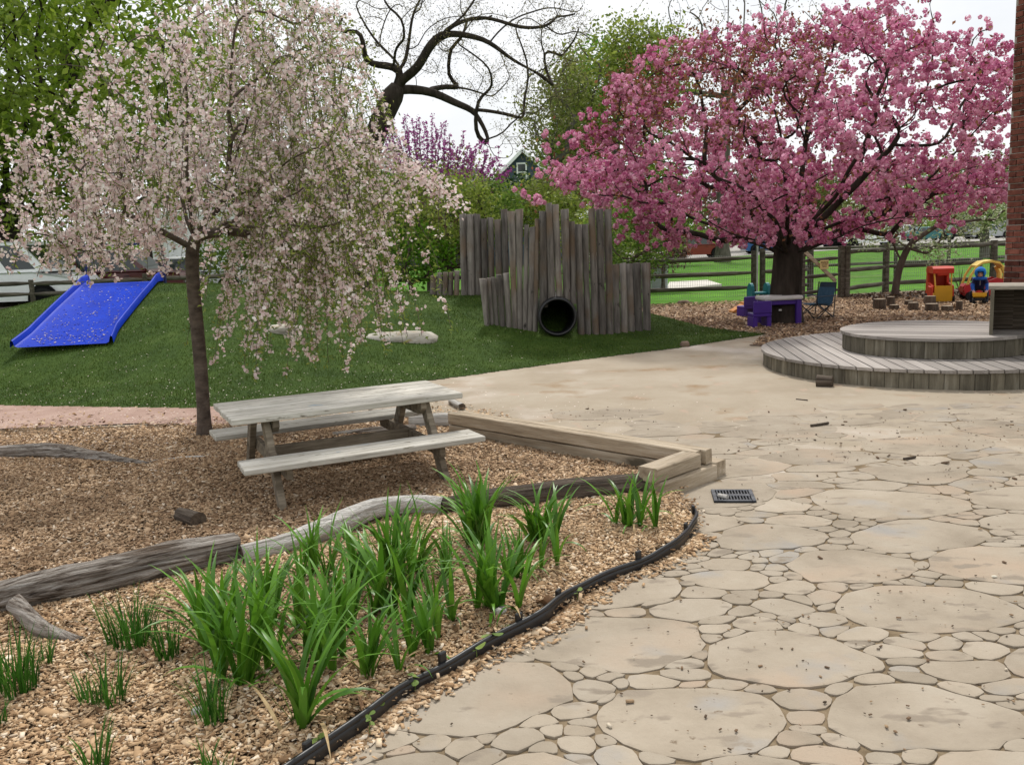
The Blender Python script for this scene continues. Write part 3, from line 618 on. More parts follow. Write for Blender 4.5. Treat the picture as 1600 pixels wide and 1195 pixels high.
V, F = tube_np(bead, np.full(120, .011), 10); link('top_bead', npmesh('top_bead', V, F, m_black, True), E_)
for q in (8, 34, 50, 62, 84, 104, 116):
    b = MB(); b.box((bead[q][0] - nr[q][0] * .012, bead[q][1] - nr[q][1] * .012, .045), (.035, .018, .10), rz=math.atan2(tg[q][1], tg[q][0]), bev=.004); b.build('clip', m_black, E_)
b = MB(); b.tube([cl[-1] + (0, 0, .03), cl[-1] + (-.03, .12, .035), cl[-1] + (-.06, .32, .02)], .009, 8); b.build('loose_end', m_black, E_)

# ---- drain grate
gc = [G(*q) for q in [(1106, 766), (1171, 766), (1186, 786), (1120, 787)]]
ctr = sum(gc) / 4; ga = math.atan2(*(gc[1] - gc[0])[[1, 0]]); gw, gd = .25, .25
g = thing('drain_grate', 'square dark iron drain grate set in the patio', 'drain grate', (ctr[0], ctr[1], .004), ga)
MB().box((0, 0, -.002), (gw, gd, .004)).build('drain_pit', m_dark, g)
for s_ in (-1, 1):
    MB().box((s_ * (gw / 2 - .012), 0, .004), (.024, gd, .012), bev=.002).build('frame_bar', m_iron, g)
    MB().box((0, s_ * (gd / 2 - .012), .004), (gw - .05, .024, .0115), bev=.002).build('frame_bar', m_iron, g)
MB().box((0, 0, .004), (gw - .05, .04, .011), bev=.002).build('cross_bar', m_iron, g)
sm_ = MB().box((0, 0, 0), (.0085, .079, .010), bev=.0015).mesh('slat', m_iron)
for r_ in (-1, 1):
    for k_ in range(11): link('slat', sm_, g, loc=(-.091 + k_ * .0182, r_ * .06, .004))
log('wood_chunk', 'little piece of pale wood resting on the drain grate', lp([(1123, 779), (1137, 782)], [.022, .022]), [.012, .014], m_driftpale, seed=71, n=8)

# ---- round two-level deck
DC = np.array([4.87, 10.33])
def deck(label, R_, z0, z1, c, rot, pw, overhang=.03):
    t = thing('round_deck', label, 'deck', (c[0], c[1], z0))
    Rt = R_ + overhang; k_ = 0; y = -Rt
    while y < Rt:
        y0, y1 = max(y + .007, -Rt + .002), min(y + pw - .007, Rt - .002); y += pw
        if y1 - y0 < .03: continue
        def xe(v): return math.sqrt(max(Rt * Rt - v * v, 1e-5))
        vs_ = np.linspace(y0, y1, 5); poly = [(xe(v), v) for v in vs_] + [(-xe(v), v) for v in vs_[::-1]]
        b = MB(); b.prism(poly, z1 - z0 - .032 + rng.uniform(-.001, .001), z1 - z0 + rng.uniform(-.0015, .0015)); o = b.build('plank', m_deck, t); o.rotation_euler = (0, 0, rot)
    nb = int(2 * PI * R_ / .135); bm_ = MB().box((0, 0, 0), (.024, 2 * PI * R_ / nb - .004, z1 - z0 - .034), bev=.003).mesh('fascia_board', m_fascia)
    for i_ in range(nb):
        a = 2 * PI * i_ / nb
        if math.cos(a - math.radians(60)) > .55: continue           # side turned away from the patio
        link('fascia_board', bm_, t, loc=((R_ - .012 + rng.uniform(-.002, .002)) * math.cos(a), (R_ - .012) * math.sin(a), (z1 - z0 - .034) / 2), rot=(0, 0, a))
    b = MB(); b.lathe([(R_ - .05, .0), (R_ - .05, z1 - z0 - .036), (.02, z1 - z0 - .036)], 40); b.build('core', m_dark, t)
    return t
deck('large low round wooden deck with grey boards at patio level', 1.86, 0, .205, DC, math.radians(83), .14)
deck('smaller round wooden deck tier on top of the low deck', 1.0, .207, .425, np.array([4.88, 10.22]), math.radians(-30), .14)

# ---- wooden counter against the brick corner
ca = math.atan2(-.137, .257)
t = thing('wooden_counter', 'dark wooden box counter with pale plank top beside the brick corner', 'counter', (5.13, 9.50, .207), ca)
for k_ in range(6): MB().box((.11 + k_ * .2 - .0, .50, .345), (.2, .022, .69)).build('back_board', m_driftdark, t)
for k_ in range(3): MB().box((.0, .03 + .11 + k_ * .2 - .13, .345), (.034, .192, .69), bev=.004).build('side_board', m_fascia, t)
MB().box((1.2, .24, .345), (.034, .5, .69), bev=.004).build('side_board', m_fascia, t); MB().box((.6, .23, .02), (1.15, .5, .03), bev=.004).build('floor_board', m_fascia, t)
for k_ in range(4): MB().box((.58, .02 + k_ * .15, .712), (1.24, .145, .04), bev=.005).build('top_plank', m_wood, t)

# ---- brick building, near right corner
BC = np.array([5.90, 10.66]); bd = np.array([.36, -.933]); bd /= np.linalg.norm(bd); ba = math.atan2(bd[1], bd[0])
B_ = thing('brick_building', 'red brick building corner with recessed courses at the photo right edge', 'building', (BC[0], BC[1], 0), ba)
m_brick = M('brick', [(.3, (.075, .029, .023)), (.5, (.145, .050, .036)), (.75, (.205, .080, .058))], scale=14, rough=.92, bump=.4, bscale=40, rnd=.5, spec=.1)
m_mortar = M('mortar', [(.3, (.26, .23, .20)), (.7, (.38, .35, .31))], scale=40, rough=.95, bump=.3)
# local x along the visible wall towards the viewer, wall body at local y>0 (turned away from the patio)
MB().box((2.484, 1.484, 3.0), (4.992, 2.992, 6.0)).build('wall', m_mortar, B_)
bl, bh, jt = .203, .0575, .0105
full = MB().box((0, 0, 0), (bl - jt, .06, bh), bev=.003).mesh('brick', m_brick); half = MB().box((0, 0, 0), (.1015 - jt, .06, bh), bev=.003).mesh('brick', m_brick)
gable = MB().box((0, 0, 0), (.06, bl - jt, bh), bev=.003).mesh('brick', m_brick)
rest = MB(); cnt = 0
for r_ in range(int(5.9 / (bh + jt))):
    z = .03 + r_ * (bh + jt); rec = .014 if r_ % 6 == 5 else 0.0; x = 0.0; odd = r_ % 2
    first = True
    while x < 1.9:
        L_ = .1015 if (odd and first) else bl; first = False
        cx_ = x + L_ / 2; x += L_
        if .75 < z < 4.6 and cx_ < .62: link('brick', half if L_ < .15 else full, B_, loc=(cx_ + (rec if cx_ < .11 else 0), rec - .002 + rng.uniform(-.0012, .0012), z))
        else: rest.box((cx_, rec - .002, z), (L_ - jt, .06, bh))
    for q in range(6): rest.box((rec - .002, .145 + q * bl + (.1 if odd else 0), z), (.06, bl - jt, bh))
tag(rest.build('more_bricks', m_brick, B_), kind='stuff')

# ---- palisade of upright logs and the tunnel
def palisade(label, posts, Yf, base):
    xs_ = [Yf(p[0]) for p in posts]; c = D(posts[len(posts) // 2][0], posts[0][2], Yf(posts[len(posts) // 2][0]))
    t = thing('log_palisade', label, 'palisade', (c[0], c[1], 0))
    for (xl, xr, yt, bl_, br, yb) in posts:
        Y = Yf((bl_ + br) / 2); tp = D((xl + xr) / 2, yt, Y); bt = D((bl_ + br) / 2, 480, Y)
        r0 = (xr - xl - .4) / 2 / FPX * Y; r1 = (br - bl_ + .2) / 2 / FPX * Y
        if yb is None: zb = float(terrain(bt[0], bt[1])) - .08
        else: zb = D((bl_ + br) / 2, yb, Y)[2]
        pt = D((bl_ + br) / 2, yb or 510, Y); x0, x1 = pt[0], tp[0]
        n_ = 12; V = []; sd_ = random.random() * 99; tilt = random.uniform(-.02, .02); NR = 7
        for k_ in range(NR + 1):
            f_ = k_ / NR; x_ = x0 + (x1 - x0) * f_; z_ = zb + (tp[2] - zb) * f_; rr = r1 + (r0 - r1) * f_
            for j_ in range(n_):
                a = 2 * PI * j_ / n_; w_ = 1 + .10 * mnoise.noise((math.cos(a) * 1.2 + sd_, math.sin(a) * 1.2, z_ * 1.5)) + .05 * mnoise.noise((math.cos(a) * 4 + sd_, math.sin(a) * 4, z_ * 5))
                V.append((x_ - c[0] + rr * w_ * math.cos(a), Y - c[1] + rr * w_ * math.sin(a), z_ + (rr * math.cos(a) * tilt * 8 if k_ == NR else 0)))
        F = [(k_ * n_ + j_, k_ * n_ + (j_ + 1) % n_, (k_ + 1) * n_ + (j_ + 1) % n_, (k_ + 1) * n_ + j_) for k_ in range(NR) for j_ in range(n_)] + [tuple(NR * n_ + j_ for j_ in range(n_))]
        me = npmesh('log_post', V, F, [m_pal, m_palend], True); me.polygons[len(F) - 1].material_index = 1; me.polygons[len(F) - 1].use_smooth = False
        link('log_post', me, t)
    return t
def z5(l): return [(690 + a / 4.706, 690 + b / 4.706, 310 + c / 4.706, 690 + d / 4.706, 690 + e / 4.706, None if f_ is None else 310 + f_ / 4.706) for a, b, c, d, e, f_ in l]
back = [(672.6, 682.6, 430.5), (683, 691, 426), (692, 700, 425.5), (701, 709, 425.5), (710, 718.5, 423), (717.6, 728, 334.5), (728, 740, 335), (740, 750.5, 334.5), (750.5, 761, 342), (761, 771, 340), (772, 782.5, 343), (782.5, 793, 327)]
palisade('back row of tall grey upright logs behind the mound palisade', [(a, b, c, a + (1 if c > 400 else 5), b + (1 if c > 400 else 5), None) for a, b, c in back], lambda x: 15.0, None)
front = z5([(275, 330, 590, 318, 355, None), (330, 362, 585, 355, 390, None), (362, 395, 580, 392, 428, None), (398, 445, 560, 430, 472, None), (450, 500, 550, 475, 517, None),
            (484, 540, 95, 520, 557, None), (541, 600, 80, 556, 592, None), (606, 643, 195, 590, 628, None), (643, 697, 210, 626, 664, None), (685, 720, 150, 663, 704, None), (717, 770, 95, 722, 785, 800), (765, 812, 35, 783, 840, 752),
            (810, 860, 45, 842, 892, 738), (874, 935, 80, 893, 946, 745), (934, 977, 170, 944, 992, 775), (976, 1030, 190, 998, 1050, None), (1029, 1078, 190, 1049, 1098, None), (1077, 1131, 75, 1102, 1156, None),
            (1133, 1190, 80, 1155, 1207, None), (1193, 1250, 80, 1207, 1263, None), (1256, 1306, 485, 1264, 1314, None), (1308, 1357, 475, 1316, 1369, None), (1356, 1402, 480, 1371, 1423, None), (1402, 1464, 475, 1423, 1479, None), (1467, 1535, 475, 1481, 1537, None)])
Yfront = lambda x: float(np.interp(x, [740, 770, 800, 870, 950, 1020], [13.15, 13.35, 13.3, 13.2, 13.6, 14.3]))
palisade('stepped palisade of tall grey upright logs around the black tunnel', front, Yfront, None)
pc = D(871, 494.5, 13.08); rp_ = 29.5 / FPX * 13.1
t = thing('culvert_tunnel', 'black corrugated plastic tunnel pipe opening in the log palisade', 'tunnel', (pc[0], pc[1], pc[2] - rp_))
b = MB(); prof = []
for k_ in range(60):
    prof.append((rp_ * (.90 + .045 * math.sin(k_ * 1.05)), k_ * .035))
b.lathe(prof, 40, (0, .03, rp_), axis='y'); b.build('corrugated_pipe', m_black, t, smooth=True)
b = MB(); b.lathe([(rp_ * .86, .06), (rp_ * .87, -.05), (rp_ * .93, -.075), (rp_ * 1.0, -.06), (rp_ * 1.05, -.01), (rp_ * 1.05, .05)], 40, (0, 0, rp_), axis='y'); b.build('collar', m_black, t, smooth=True)
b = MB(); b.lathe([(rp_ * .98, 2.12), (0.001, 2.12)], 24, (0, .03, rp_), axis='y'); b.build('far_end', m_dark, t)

# ---- blue slide on the mound
m_blue = M('blue_plastic', [(.3, (.001, .022, .33)), (.7, (.002, .036, .46))], scale=3, rough=.42, spec=.1, bump=.05, bscale=80)
m_navy = PLAIN('navy_steel', (.006, .012, .10), rough=.35)
top = np.array([-6.28, 14.65, 1.2]); bot = np.array([-6.05, 12.25, .40])
ax = (bot - top)[:2]; Ls = float(np.linalg.norm(ax)); sa_ = math.atan2(ax[1], ax[0])
t = thing('slide', 'wide bright blue plastic slide laid down the grass mound', 'slide', (top[0], top[1], 0), sa_)
def hgt_(x, y): return float(mound(x, y))
nS = 26; W2 = .58; rows = []
for k_ in range(nS):
    s_ = -.25 + (Ls + .48) * k_ / (nS - 1); f_ = min(max(s_ / Ls, 0), 1)
    P = top[:2] + ax / Ls * s_
    zb = hgt_(*P) + .05 if s_ > 0 else hgt_(*(top[:2])) + .06
    rows.append((s_, max(zb, .30)))
zz = np.array([r_[1] for r_ in rows]); zl = np.interp([r_[0] for r_ in rows], [-.25, 0.1, .45, Ls - .3, Ls, Ls + .4], [1.16, 1.16, 1.05, .40, .32, .30]); zm = np.array([max(hgt_(*(top[:2] + ax / Ls * r_[0] + np.array([-ax[1], ax[0]]) / Ls * w_)) for w_ in (-.6, -.3, 0, .3, .6)) for r_ in rows]) + .035
zz = np.maximum(zl, zm)
for _ in range(3): zz[1:-1] = np.maximum((zz[:-2] + zz[1:-1] * 2 + zz[2:]) / 4, zm[1:-1])
prof = [(-W2 - .03, .0), (-W2 - .02, .085), (-W2 - .005, .10), (-W2 + .012, .085), (-W2 + .03, .018), (-W2 + .07, 0), (W2 - .07, 0), (W2 - .03, .018), (W2 - .012, .085), (W2 + .005, .10), (W2 + .02, .085), (W2 + .03, 0)]
def sect(sel, name):
    V = []; F = []
    for k_, (s_, _) in enumerate(rows):
        f_ = (s_ + .25) / (Ls + .65); up = 1 + .55 * max(0, 1 - (s_ + .25) / .55); fl = .07 * max(0, (s_ - Ls + .2) / .5) 
        for (q, hz) in (prof[i] for i in sel): V.append((s_, q + math.copysign(fl, q), zz[k_] + (hz * up if hz > .015 else hz)))
    c_ = len(sel)
    F = [(k_ * c_ + j_, k_ * c_ + j_ + 1, (k_ + 1) * c_ + j_ + 1, (k_ + 1) * c_ + j_) for k_ in range(nS - 1) for j_ in range(c_ - 1)]
    link(name, npmesh(name, V, F, m_blue, True), t)
sect(range(4, 8), 'slide_bed'); sect(range(0, 5), 'side_rail'); sect(range(7, 12), 'side_rail')
gh = 1.93
for s_ in (-1, 1): MB().tube([(-.3, s_ * .62, 1.0), (-.3, s_ * .62, gh)], .024, 8).build('post', m_navy, t)
for z_ in (gh, gh - .12): MB().tube([(-.3, -.62, z_), (-.3, .62, z_)], .02, 8).build('grab_bar', m_navy, t)

n = 420; u = rng.random(n); s_ = Ls * (1 - .95 * u ** 1.8) + rng.uniform(-.05, .2, n); y_ = rng.uniform(-W2 + .1, W2 - .1, n); z_ = np.interp(s_, [r_[0] for r_ in rows], zz) + .006
P = np.stack([top[0] + s_ * math.cos(sa_) - y_ * math.sin(sa_), top[1] + s_ * math.sin(sa_) + y_ * math.cos(sa_), z_], 1)
V, F = scatter(P, rng.uniform(.012, .024, n), *T_CHIP, R=rots(n, 4.0))
o = link('fallen_petals', npmesh('fallen_petals', V, F, m_petal)); tag(o, 'pale petals strewn on the lower end of the blue slide', 'petals', kind='stuff')
# ================================================================== FENCES
def rail_mesh(a, b, r, seed):
    n_ = 8; P = []; R = []
    for k_ in range(9):
        f_ = k_ / 8; p = a + (b - a) * f_
        p = p + np.array([0, .015 * mnoise.noise((seed, f_ * 2, 0)), .022 * mnoise.noise((seed, 5, f_ * 1.6)) * math.sin(PI * f_)])
        P.append(p); R.append(r * (1 + .18 * mnoise.noise((seed, f_ * 5, 9))) * (.55 if k_ in (0, 8) else 1))
    V, F = tube_np(np.array(P), np.array(R), n_); return V, F
def fence(label, posts, zr, ph=1.2, wire=True, rr=.052, pw=.13, pg=None, base=None):
    """posts: (x, y) places; zr: rail heights"""
    t = thing('split_rail_fence', label, 'fence', (posts[0][0], posts[0][1], 0)); o0 = np.array([posts[0][0], posts[0][1], 0])
    zb = lambda p: float(base if base is not None else gz(p[0], p[1]) + .05)
    for k_, p in enumerate(posts):
        z0 = zb(p); b = MB(); hh = ph * rng.uniform(.97, 1.04)
        ml = MB(); nseg = 6
        V = []
        for i_ in range(nseg + 1):
            f_ = i_ / nseg
            for j_ in range(8):
                a = 2 * PI * j_ / 8 + PI / 8; w_ = pw / 2 * (1.12 if j_ % 2 else 1.0) * (1 + .12 * mnoise.noise((k_ * 7.1 + math.cos(a), math.sin(a), f_ * 3)))
                V.append((p[0] - o0[0] + w_ * math.cos(a), p[1] - o0[1] + w_ * math.sin(a), z0 - .2 + (hh + .2) * f_))
        F = [(i_ * 8 + j_, i_ * 8 + (j_ + 1) % 8, (i_ + 1) * 8 + (j_ + 1) % 8, (i_ + 1) * 8 + j_) for i_ in range(nseg) for j_ in range(8)] + [tuple(nseg * 8 + j_ for j_ in range(8))]
        link('post', npmesh('post', V, F, m_rail), t)
    for k_ in range(len(posts) - 1):
        p, q = posts[k_], posts[k_ + 1]
        if math.hypot(q[0] - p[0], q[1] - p[1]) < .5: continue
        for j_, z_ in enumerate(zr):
            a = np.array([p[0], p[1], zb(p) + z_ + rng.normal(0, .012)]) - o0; b = np.array([q[0], q[1], zb(q) + z_ + rng.normal(0, .012)]) - o0
            V, F = rail_mesh(a, b, rr, k_ * 3.3 + j_ * 11.7 + p[0]); c = (a + b) / 2; dv = b - a; an = math.atan2(dv[1], dv[0]); Rm = np.array(Matrix.Rotation(-an, 3, 'Z'))
            link('rail', npmesh('rail', (V - c) @ Rm.T, F, m_rail, True), t, loc=c, rot=(0, 0, an))
        if wire:
            b = MB(); p0 = np.array([p[0], p[1], zb(p)]) - o0; q0 = np.array([q[0], q[1], zb(q)]) - o0; L_ = np.linalg.norm(q0 - p0); d_ = (q0 - p0) / L_; off = np.array([-d_[1], d_[0], 0]) * .06
            nv = int(L_ / .055)
            for i_ in range(1, nv): 
                c = p0 + d_ * (L_ * i_ / nv) + off; b.box((c[0], c[1], c[2] + .54), (.0045, .0045, 1.06))
            for h_ in np.arange(.06, 1.08, .1): b.beam(p0 + off + (0, 0, h_), q0 + off + (0, 0, h_), .0045, .0045)
            tag(b.build('wire_mesh', m_wire, t), kind='stuff')
    return t
m_wire = PLAIN('galvanised_wire', (.30, .32, .30), rough=.6, metal=.3)
X_ = lambda px, Y: (px - 800) / FPX * Y * 1.0
def at(px, Y): p = D(px, 470, Y); return (p[0], p[1])
fence('split rail fence across the lawn between the palisade and the tree', [at(930, 22.4), at(1178, 22.2), at(1191, 22.2), at(1266, 22.4)], (.27, .63, 1.0), ph=1.17)
fence('split rail fence behind the little tree and the toy cars', [at(1314, 20.7), at(1322, 20.7), at(1383, 22.0), at(1550, 22.3), at(1720, 22.6)], (.24, .66, 1.08), ph=1.2, pw=.15)
fence('split rail fence running along the far side of the grass mound', [at(-150, 25.0), at(52, 24.9), at(230, 24.8), at(400, 24.6), at(576, 24.5), at(760, 24.4)], (.32, .70, 1.0), ph=1.12, wire=False, rr=.06)
fence('pale far rail fence crossing the lawn behind the gate', [at(1230, 31), at(1398, 31), at(1480, 31.5), at(1530, 31.5), at(1640, 31.5)], (.42, .98), ph=1.25, wire=False, rr=.05, pw=.11)
# gate
g0, g1 = np.array(at(1253, 20.2)), np.array(at(1309, 20.6)); gl = float(np.linalg.norm(g1 - g0)); gan = math.atan2(*(g1 - g0)[::-1])
t = thing('wooden_gate', 'wooden rail gate with diagonal brace beside the pink cherry trunk', 'gate', (g0[0], g0[1], 0), gan)
MB().box((0, 0, .56), (.10, .10, 1.16), bev=.01).build('post', m_rail, t)
for z_ in (.2, .55, .92): link('rail', npmesh('rail', *rail_mesh(np.array([.05, 0, z_]), np.array([gl, 0, z_ + .02]), .042, z_ * 9), m_rail, True), t)
MB().beam((.02, -.06, 1.12), (gl - .12, -.06, .42), .03, .09, bev=.006).build('diagonal_brace', m_timber, t)
b = MB()
for i_ in range(1, 17): b.box((gl * i_ / 17, .05, .55), (.0045, .0045, 1.0))
for h_ in np.arange(.1, 1.0, .1): b.beam((0, .05, h_), (gl, .05, h_), .0045, .0045)
tag(b.build('wire_mesh', m_wire, t), kind='stuff')
m_sign = PLAIN('sign_yellow', (.62, .47, .20), rough=.6, var=.06); m_ink = PLAIN('sign_ink', (.12, .055, .02), rough=.7)
sp = np.array(at(1285.5, 20.36)); zs = D(1285.5, 413.5, 20.36)[2]
s_ = thing('sign', 'small yellow notice with brown lettering on the wooden gate', 'sign', (sp[0], sp[1] - .07, zs), gan)
MB().box((0, 0, 0), (.245, .006, .20), bev=.002).build('board', m_sign, s_)
b = MB(); r2 = random.Random(4)
for (z_, h_, x0, x1) in ((.052, .038, -.10, .10), (.012, .016, -.085, .09), (-.018, .016, -.07, .07), (-.05, .020, -.055, .06)):
    x = x0
    while x < x1:
        w_ = r2.uniform(.5, .9) * h_
        for q in range(2): b.box((x + w_ * (.15 + .6 * q), -.0042, z_), (w_ * .26, .002, h_))
        b.box((x + w_ * .45, -.0042, z_ + r2.choice((-.4, 0, .4)) * h_), (w_ * .5, .002, h_ * .24)); x += w_ * 1.25
b.build('lettering', m_ink, s_)
p = at(1183, 22.0); t = thing('metal_pole', 'thin silver metal pole standing between the twin fence posts', 'pole', (p[0], p[1], 0)); MB().tube([(0, 0, -.1), (0, 0, 1.52)], .026, 10).build('shaft', m_chrome, t); MB().ball((0, 0, 1.53), .03).build('cap', m_chrome, t)
# utility cabinet and concrete pad
p = G(1031, 452); m_box = PLAIN('cabinet_grey', (.42, .45, .47), rough=.5, var=.06)
t = thing('utility_cabinet', 'pale grey utility cabinet on the lawn behind the fence', 'utility box', (p[0], p[1] + .3, -.05), .1)
MB().box((0, 0, .42), (.5, .4, .84), bev=.02).build('cabinet', m_box, t); MB().box((0, 0, .86), (.56, .46, .05), bev=.012).build('lid', m_box, t); MB().box((.0, -.204, .45), (.40, .006, .62), bev=.002).build('door', m_box, t); MB().box((.15, -.214, .45), (.03, .02, .08), bev=.004).build('handle', m_iron, t)
a_, b_, c_, d_ = G(1040, 456, -.06), G(1128, 447, -.06), G(1105, 440, -.06), G(1046, 443, -.06)
b = MB(); b.prism([(q[0], q[1]) for q in (a_, b_, c_, d_)], -.1, .0); o = b.build('concrete_pad', M('pale_concrete', [(.3, (.48, .45, .40)), (.7, (.62, .59, .53))], scale=4, rough=.9)); tag(o, kind='structure')

# ================================================================== VEHICLES
def vehicle(name, label, cat, loc, rz, paint, L_=4.6, W_=1.8, prof=None, cab=None, wheels=(.82, 3.6), wr=.33, wins=((.03, .32), (.36, .66), (.70, .96)), group=None, box=None, inner=None):
    """x runs from tail (0) to nose (L); prof = side outline of the body, cab = (x0,x1,z0,x0t,x1t,z1)"""
    t = thing(name, label, cat, loc, rz, group); w2 = W_ / 2
    n_ = len(prof); V = []; F = []
    ins = [(-w2, .0), (-w2 + .05, .06), (w2 - .05, .06), (w2, 0)]
    cx_, cz_ = L_ / 2, .7
    for (yy, _i) in ((-w2 + .06, 1), (-w2, 0), (w2, 0), (w2 - .06, 1)):
        for (u, z) in prof: V.append((u + (cx_ - u) * .018 * _i - L_ / 2, yy, z - (.05 * _i if z > .8 else 0)))
    for k_ in range(3): F += [(k_ * n_ + i_, k_ * n_ + (i_ + 1) % n_, (k_ + 1) * n_ + (i_ + 1) % n_, (k_ + 1) * n_ + i_) for i_ in range(n_)]
    F += [tuple(range(n_)), tuple(3 * n_ + i_ for i_ in range(n_))[::-1]]
    link('body', npmesh('body', V, F, paint), t)
    if cab:
        x0, x1, z0, x0t, x1t, z1 = cab; wb, wt = w2 - .04, w2 - .16
        lo = [(x0 - L_ / 2, -wb), (x1 - L_ / 2, -wb), (x1 - L_ / 2, wb), (x0 - L_ / 2, wb)]; hi = [(x0t - L_ / 2, -wt), (x1t - L_ / 2, -wt), (x1t - L_ / 2, wt), (x0t - L_ / 2, wt)]
        V = [(a, b_, z0) for a, b_ in lo] + [(a, b_, z1) for a, b_ in hi] + [(a * .96, b_ * .85, z1 + .035) for a, b_ in hi]
        F = [(i_, (i_ + 1) % 4, 4 + (i_ + 1) % 4, 4 + i_) for i_ in range(4)] + [(4 + i_, 4 + (i_ + 1) % 4, 8 + (i_ + 1) % 4, 8 + i_) for i_ in range(4)] + [(8, 9, 10, 11)]
        link('cabin', npmesh('cabin', V, F, paint), t)
        for sgn in (-1, 1):
            for (a, b_) in wins:
                def pt(f_, g_): 
                    xb = x0 + (x1 - x0) * f_; xt = x0t + (x1t - x0t) * f_; return (xb + (xt - xb) * g_ - L_ / 2, sgn * ((wb + (wt - wb) * g_) + .006), z0 + (z1 - z0) * g_)
                q = [pt(a, .1), pt(b_, .1), pt(b_, .92), pt(a, .92)]; q2 = [(v[0], v[1] - sgn * .02, v[2]) for v in q]
                link('side_window', npmesh('side_window', q + q2, [(0, 1, 2, 3) if sgn < 0 else (3, 2, 1, 0), (0, 4, 5, 1), (1, 5, 6, 2), (2, 6, 7, 3), (3, 7, 4, 0)], m_glass), t)
        for (xb, xt, sg, nm) in ((x1, x1t, 1, 'windscreen'), (x0, x0t, -1, 'rear_window')):
            q = []
            for (g_, s2) in ((.1, -1), (.1, 1), (.92, 1), (.92, -1)):
                q.append((xb + (xt - xb) * g_ - L_ / 2 + sg * .006, s2 * ((wb + (wt - wb) * g_) - .08), z0 + (z1 - z0) * g_))
            q2 = [(v[0] - sg * .02, v[1], v[2]) for v in q]
            link(nm, npmesh(nm, q + q2, [(0, 1, 2, 3) if sg > 0 else (3, 2, 1, 0), (0, 4, 5, 1), (1, 5, 6, 2), (2, 6, 7, 3), (3, 7, 4, 0)], m_glass), t)
    for xw in wheels:
        for sgn in (-1, 1):
            ty = MB(); ty.lathe([(wr * .6, -.10), (wr * .95, -.11), (wr, -.06), (wr, .06), (wr * .95, .11), (wr * .6, .10)], 20, (0, 0, 0), axis='y'); w_ = ty.build('tyre', m_rubber, t, loc=(xw - L_ / 2, sgn * (w2 - .10), wr))
            rm = MB(); rm.lathe([(.01, sgn * .085), (wr * .25, sgn * .09), (wr * .55, sgn * .06), (wr * .64, sgn * .10)], 10, axis='y'); rm.build('rim', m_chrome, w_)
            ar = MB(); ar.lathe([(.01, 0), (wr * 1.22, 0)], 20, axis='y'); ar.build('wheel_arch', m_dark, t, loc=(xw - L_ / 2, sgn * (w2 + .004), wr + .02))
    zb = sorted(z for u, z in prof)[len(prof) // 2]
    for sgn in (-1, 1):
        MB().box((L_ / 2 - .04, sgn * (w2 - .28), .72), (.10, .32, .15), bev=.02).build('headlight', m_chrome, t)
        MB().box((-L_ / 2 + .03, sgn * (w2 - .2), .85), (.09, .24, .2), bev=.02).build('tail_light', m_red, t)
        for dx in (.36, .62): MB().box((L_ * dx - L_ / 2, sgn * (w2 + .008), .92), (.16, .02, .03), bev=.005).build('door_handle', m_black, t)
        if cab: MB().box((cab[1] - L_ / 2 - .15, sgn * (w2 + .09), cab[2] + .06), (.08, .18, .13), bev=.02).build('mirror', paint, t)
    MB().box((L_ / 2 - .03, 0, .45), (.14, W_ * .94, .2), bev=.04).build('bumper', m_black, t); MB().box((-L_ / 2 + .03, 0, .45), (.14, W_ * .94, .2), bev=.04).build('bumper', m_black, t)
    if box: MB().box((box[0] + box[1] - L_ / 2 - box[1] / 2, 0, box[2] + box[3] / 2), (box[1], W_ + .1, box[3]), bev=.04).build('cargo_box', m_white, t)
    return t
m_red = PLAIN('red_lens', (.45, .015, .015), rough=.25)
SEDAN = ([(0, .30), (0, .75), (.06, .95), (.9, .98), (3.3, .93), (4.35, .80), (4.58, .62), (4.58, .32), (4.4, .22), (.2, .22)], (.55, 3.55, .92, 1.15, 2.75, 1.42))
SUV = ([(0, .35), (0, .95), (.05, 1.08), (3.3, 1.06), (4.45, .96), (4.6, .75), (4.6, .38), (4.45, .28), (.15, .28)], (.1, 3.55, 1.04, .35, 2.75, 1.72))
PICK = ([(0, .45), (0, 1.0), (.02, 1.05), (2.0, 1.05), (3.9, 1.04), (5.1, .98), (5.25, .8), (5.25, .42), (5.1, .34), (.1, .34)], (1.95, 4.05, 1.03, 2.1, 3.35, 1.72))
VAN = ([(0, .40), (0, 1.1), (.03, 1.2), (4.3, 1.2), (5.3, 1.02), (5.5, .8), (5.5, .45), (5.35, .36), (.1, .36)], (.03, 4.75, 1.19, .12, 3.95, 2.05))
def car(name, label, cat, px, Y, rz, paint, kind, z=None, group=None, mirror=False, wins=None):
    pr, cb = kind; L_ = max(u for u, _ in pr); p = D(px, 400, Y); zz = float(gz(p[0], Y)) + .02 if z is None else z
    wr = .33 if kind is SEDAN else .37; wh = (.8, L_ - .95)
    vehicle(name, label, cat, (p[0], p[1], zz), rz, paint, L_, 1.8 if kind is SEDAN else 1.95, pr, cb, wh, wr, wins or ((.05, .33), (.37, .66), (.70, .94)), group)
def paint(n, c): return PLAIN('paint_' + n, c, rough=.3, coat=.5, var=.03)
P_white = paint('white', (.84, .85, .86)); P_red = paint('red', (.24, .02, .018)); P_blue = paint('blue', (.015, .085, .27)); P_navy = paint('navy', (.015, .03, .09)); P_teal = paint('teal', (.03, .16, .17)); P_sil = paint('silver', (.42, .44, .45)); P_blk = paint('black', (.02, .022, .025)); P_mar = paint('maroon', (.10, .015, .015))
GR = 'vehicles parked beyond the fences'
car('parked_van', 'white passenger van parked behind the mound at the left', 'van', -10, 27.2, .02, P_white, VAN, z=.09, group=GR, wins=((.03, .28), (.32, .56), (.60, .72), (.76, .94)))
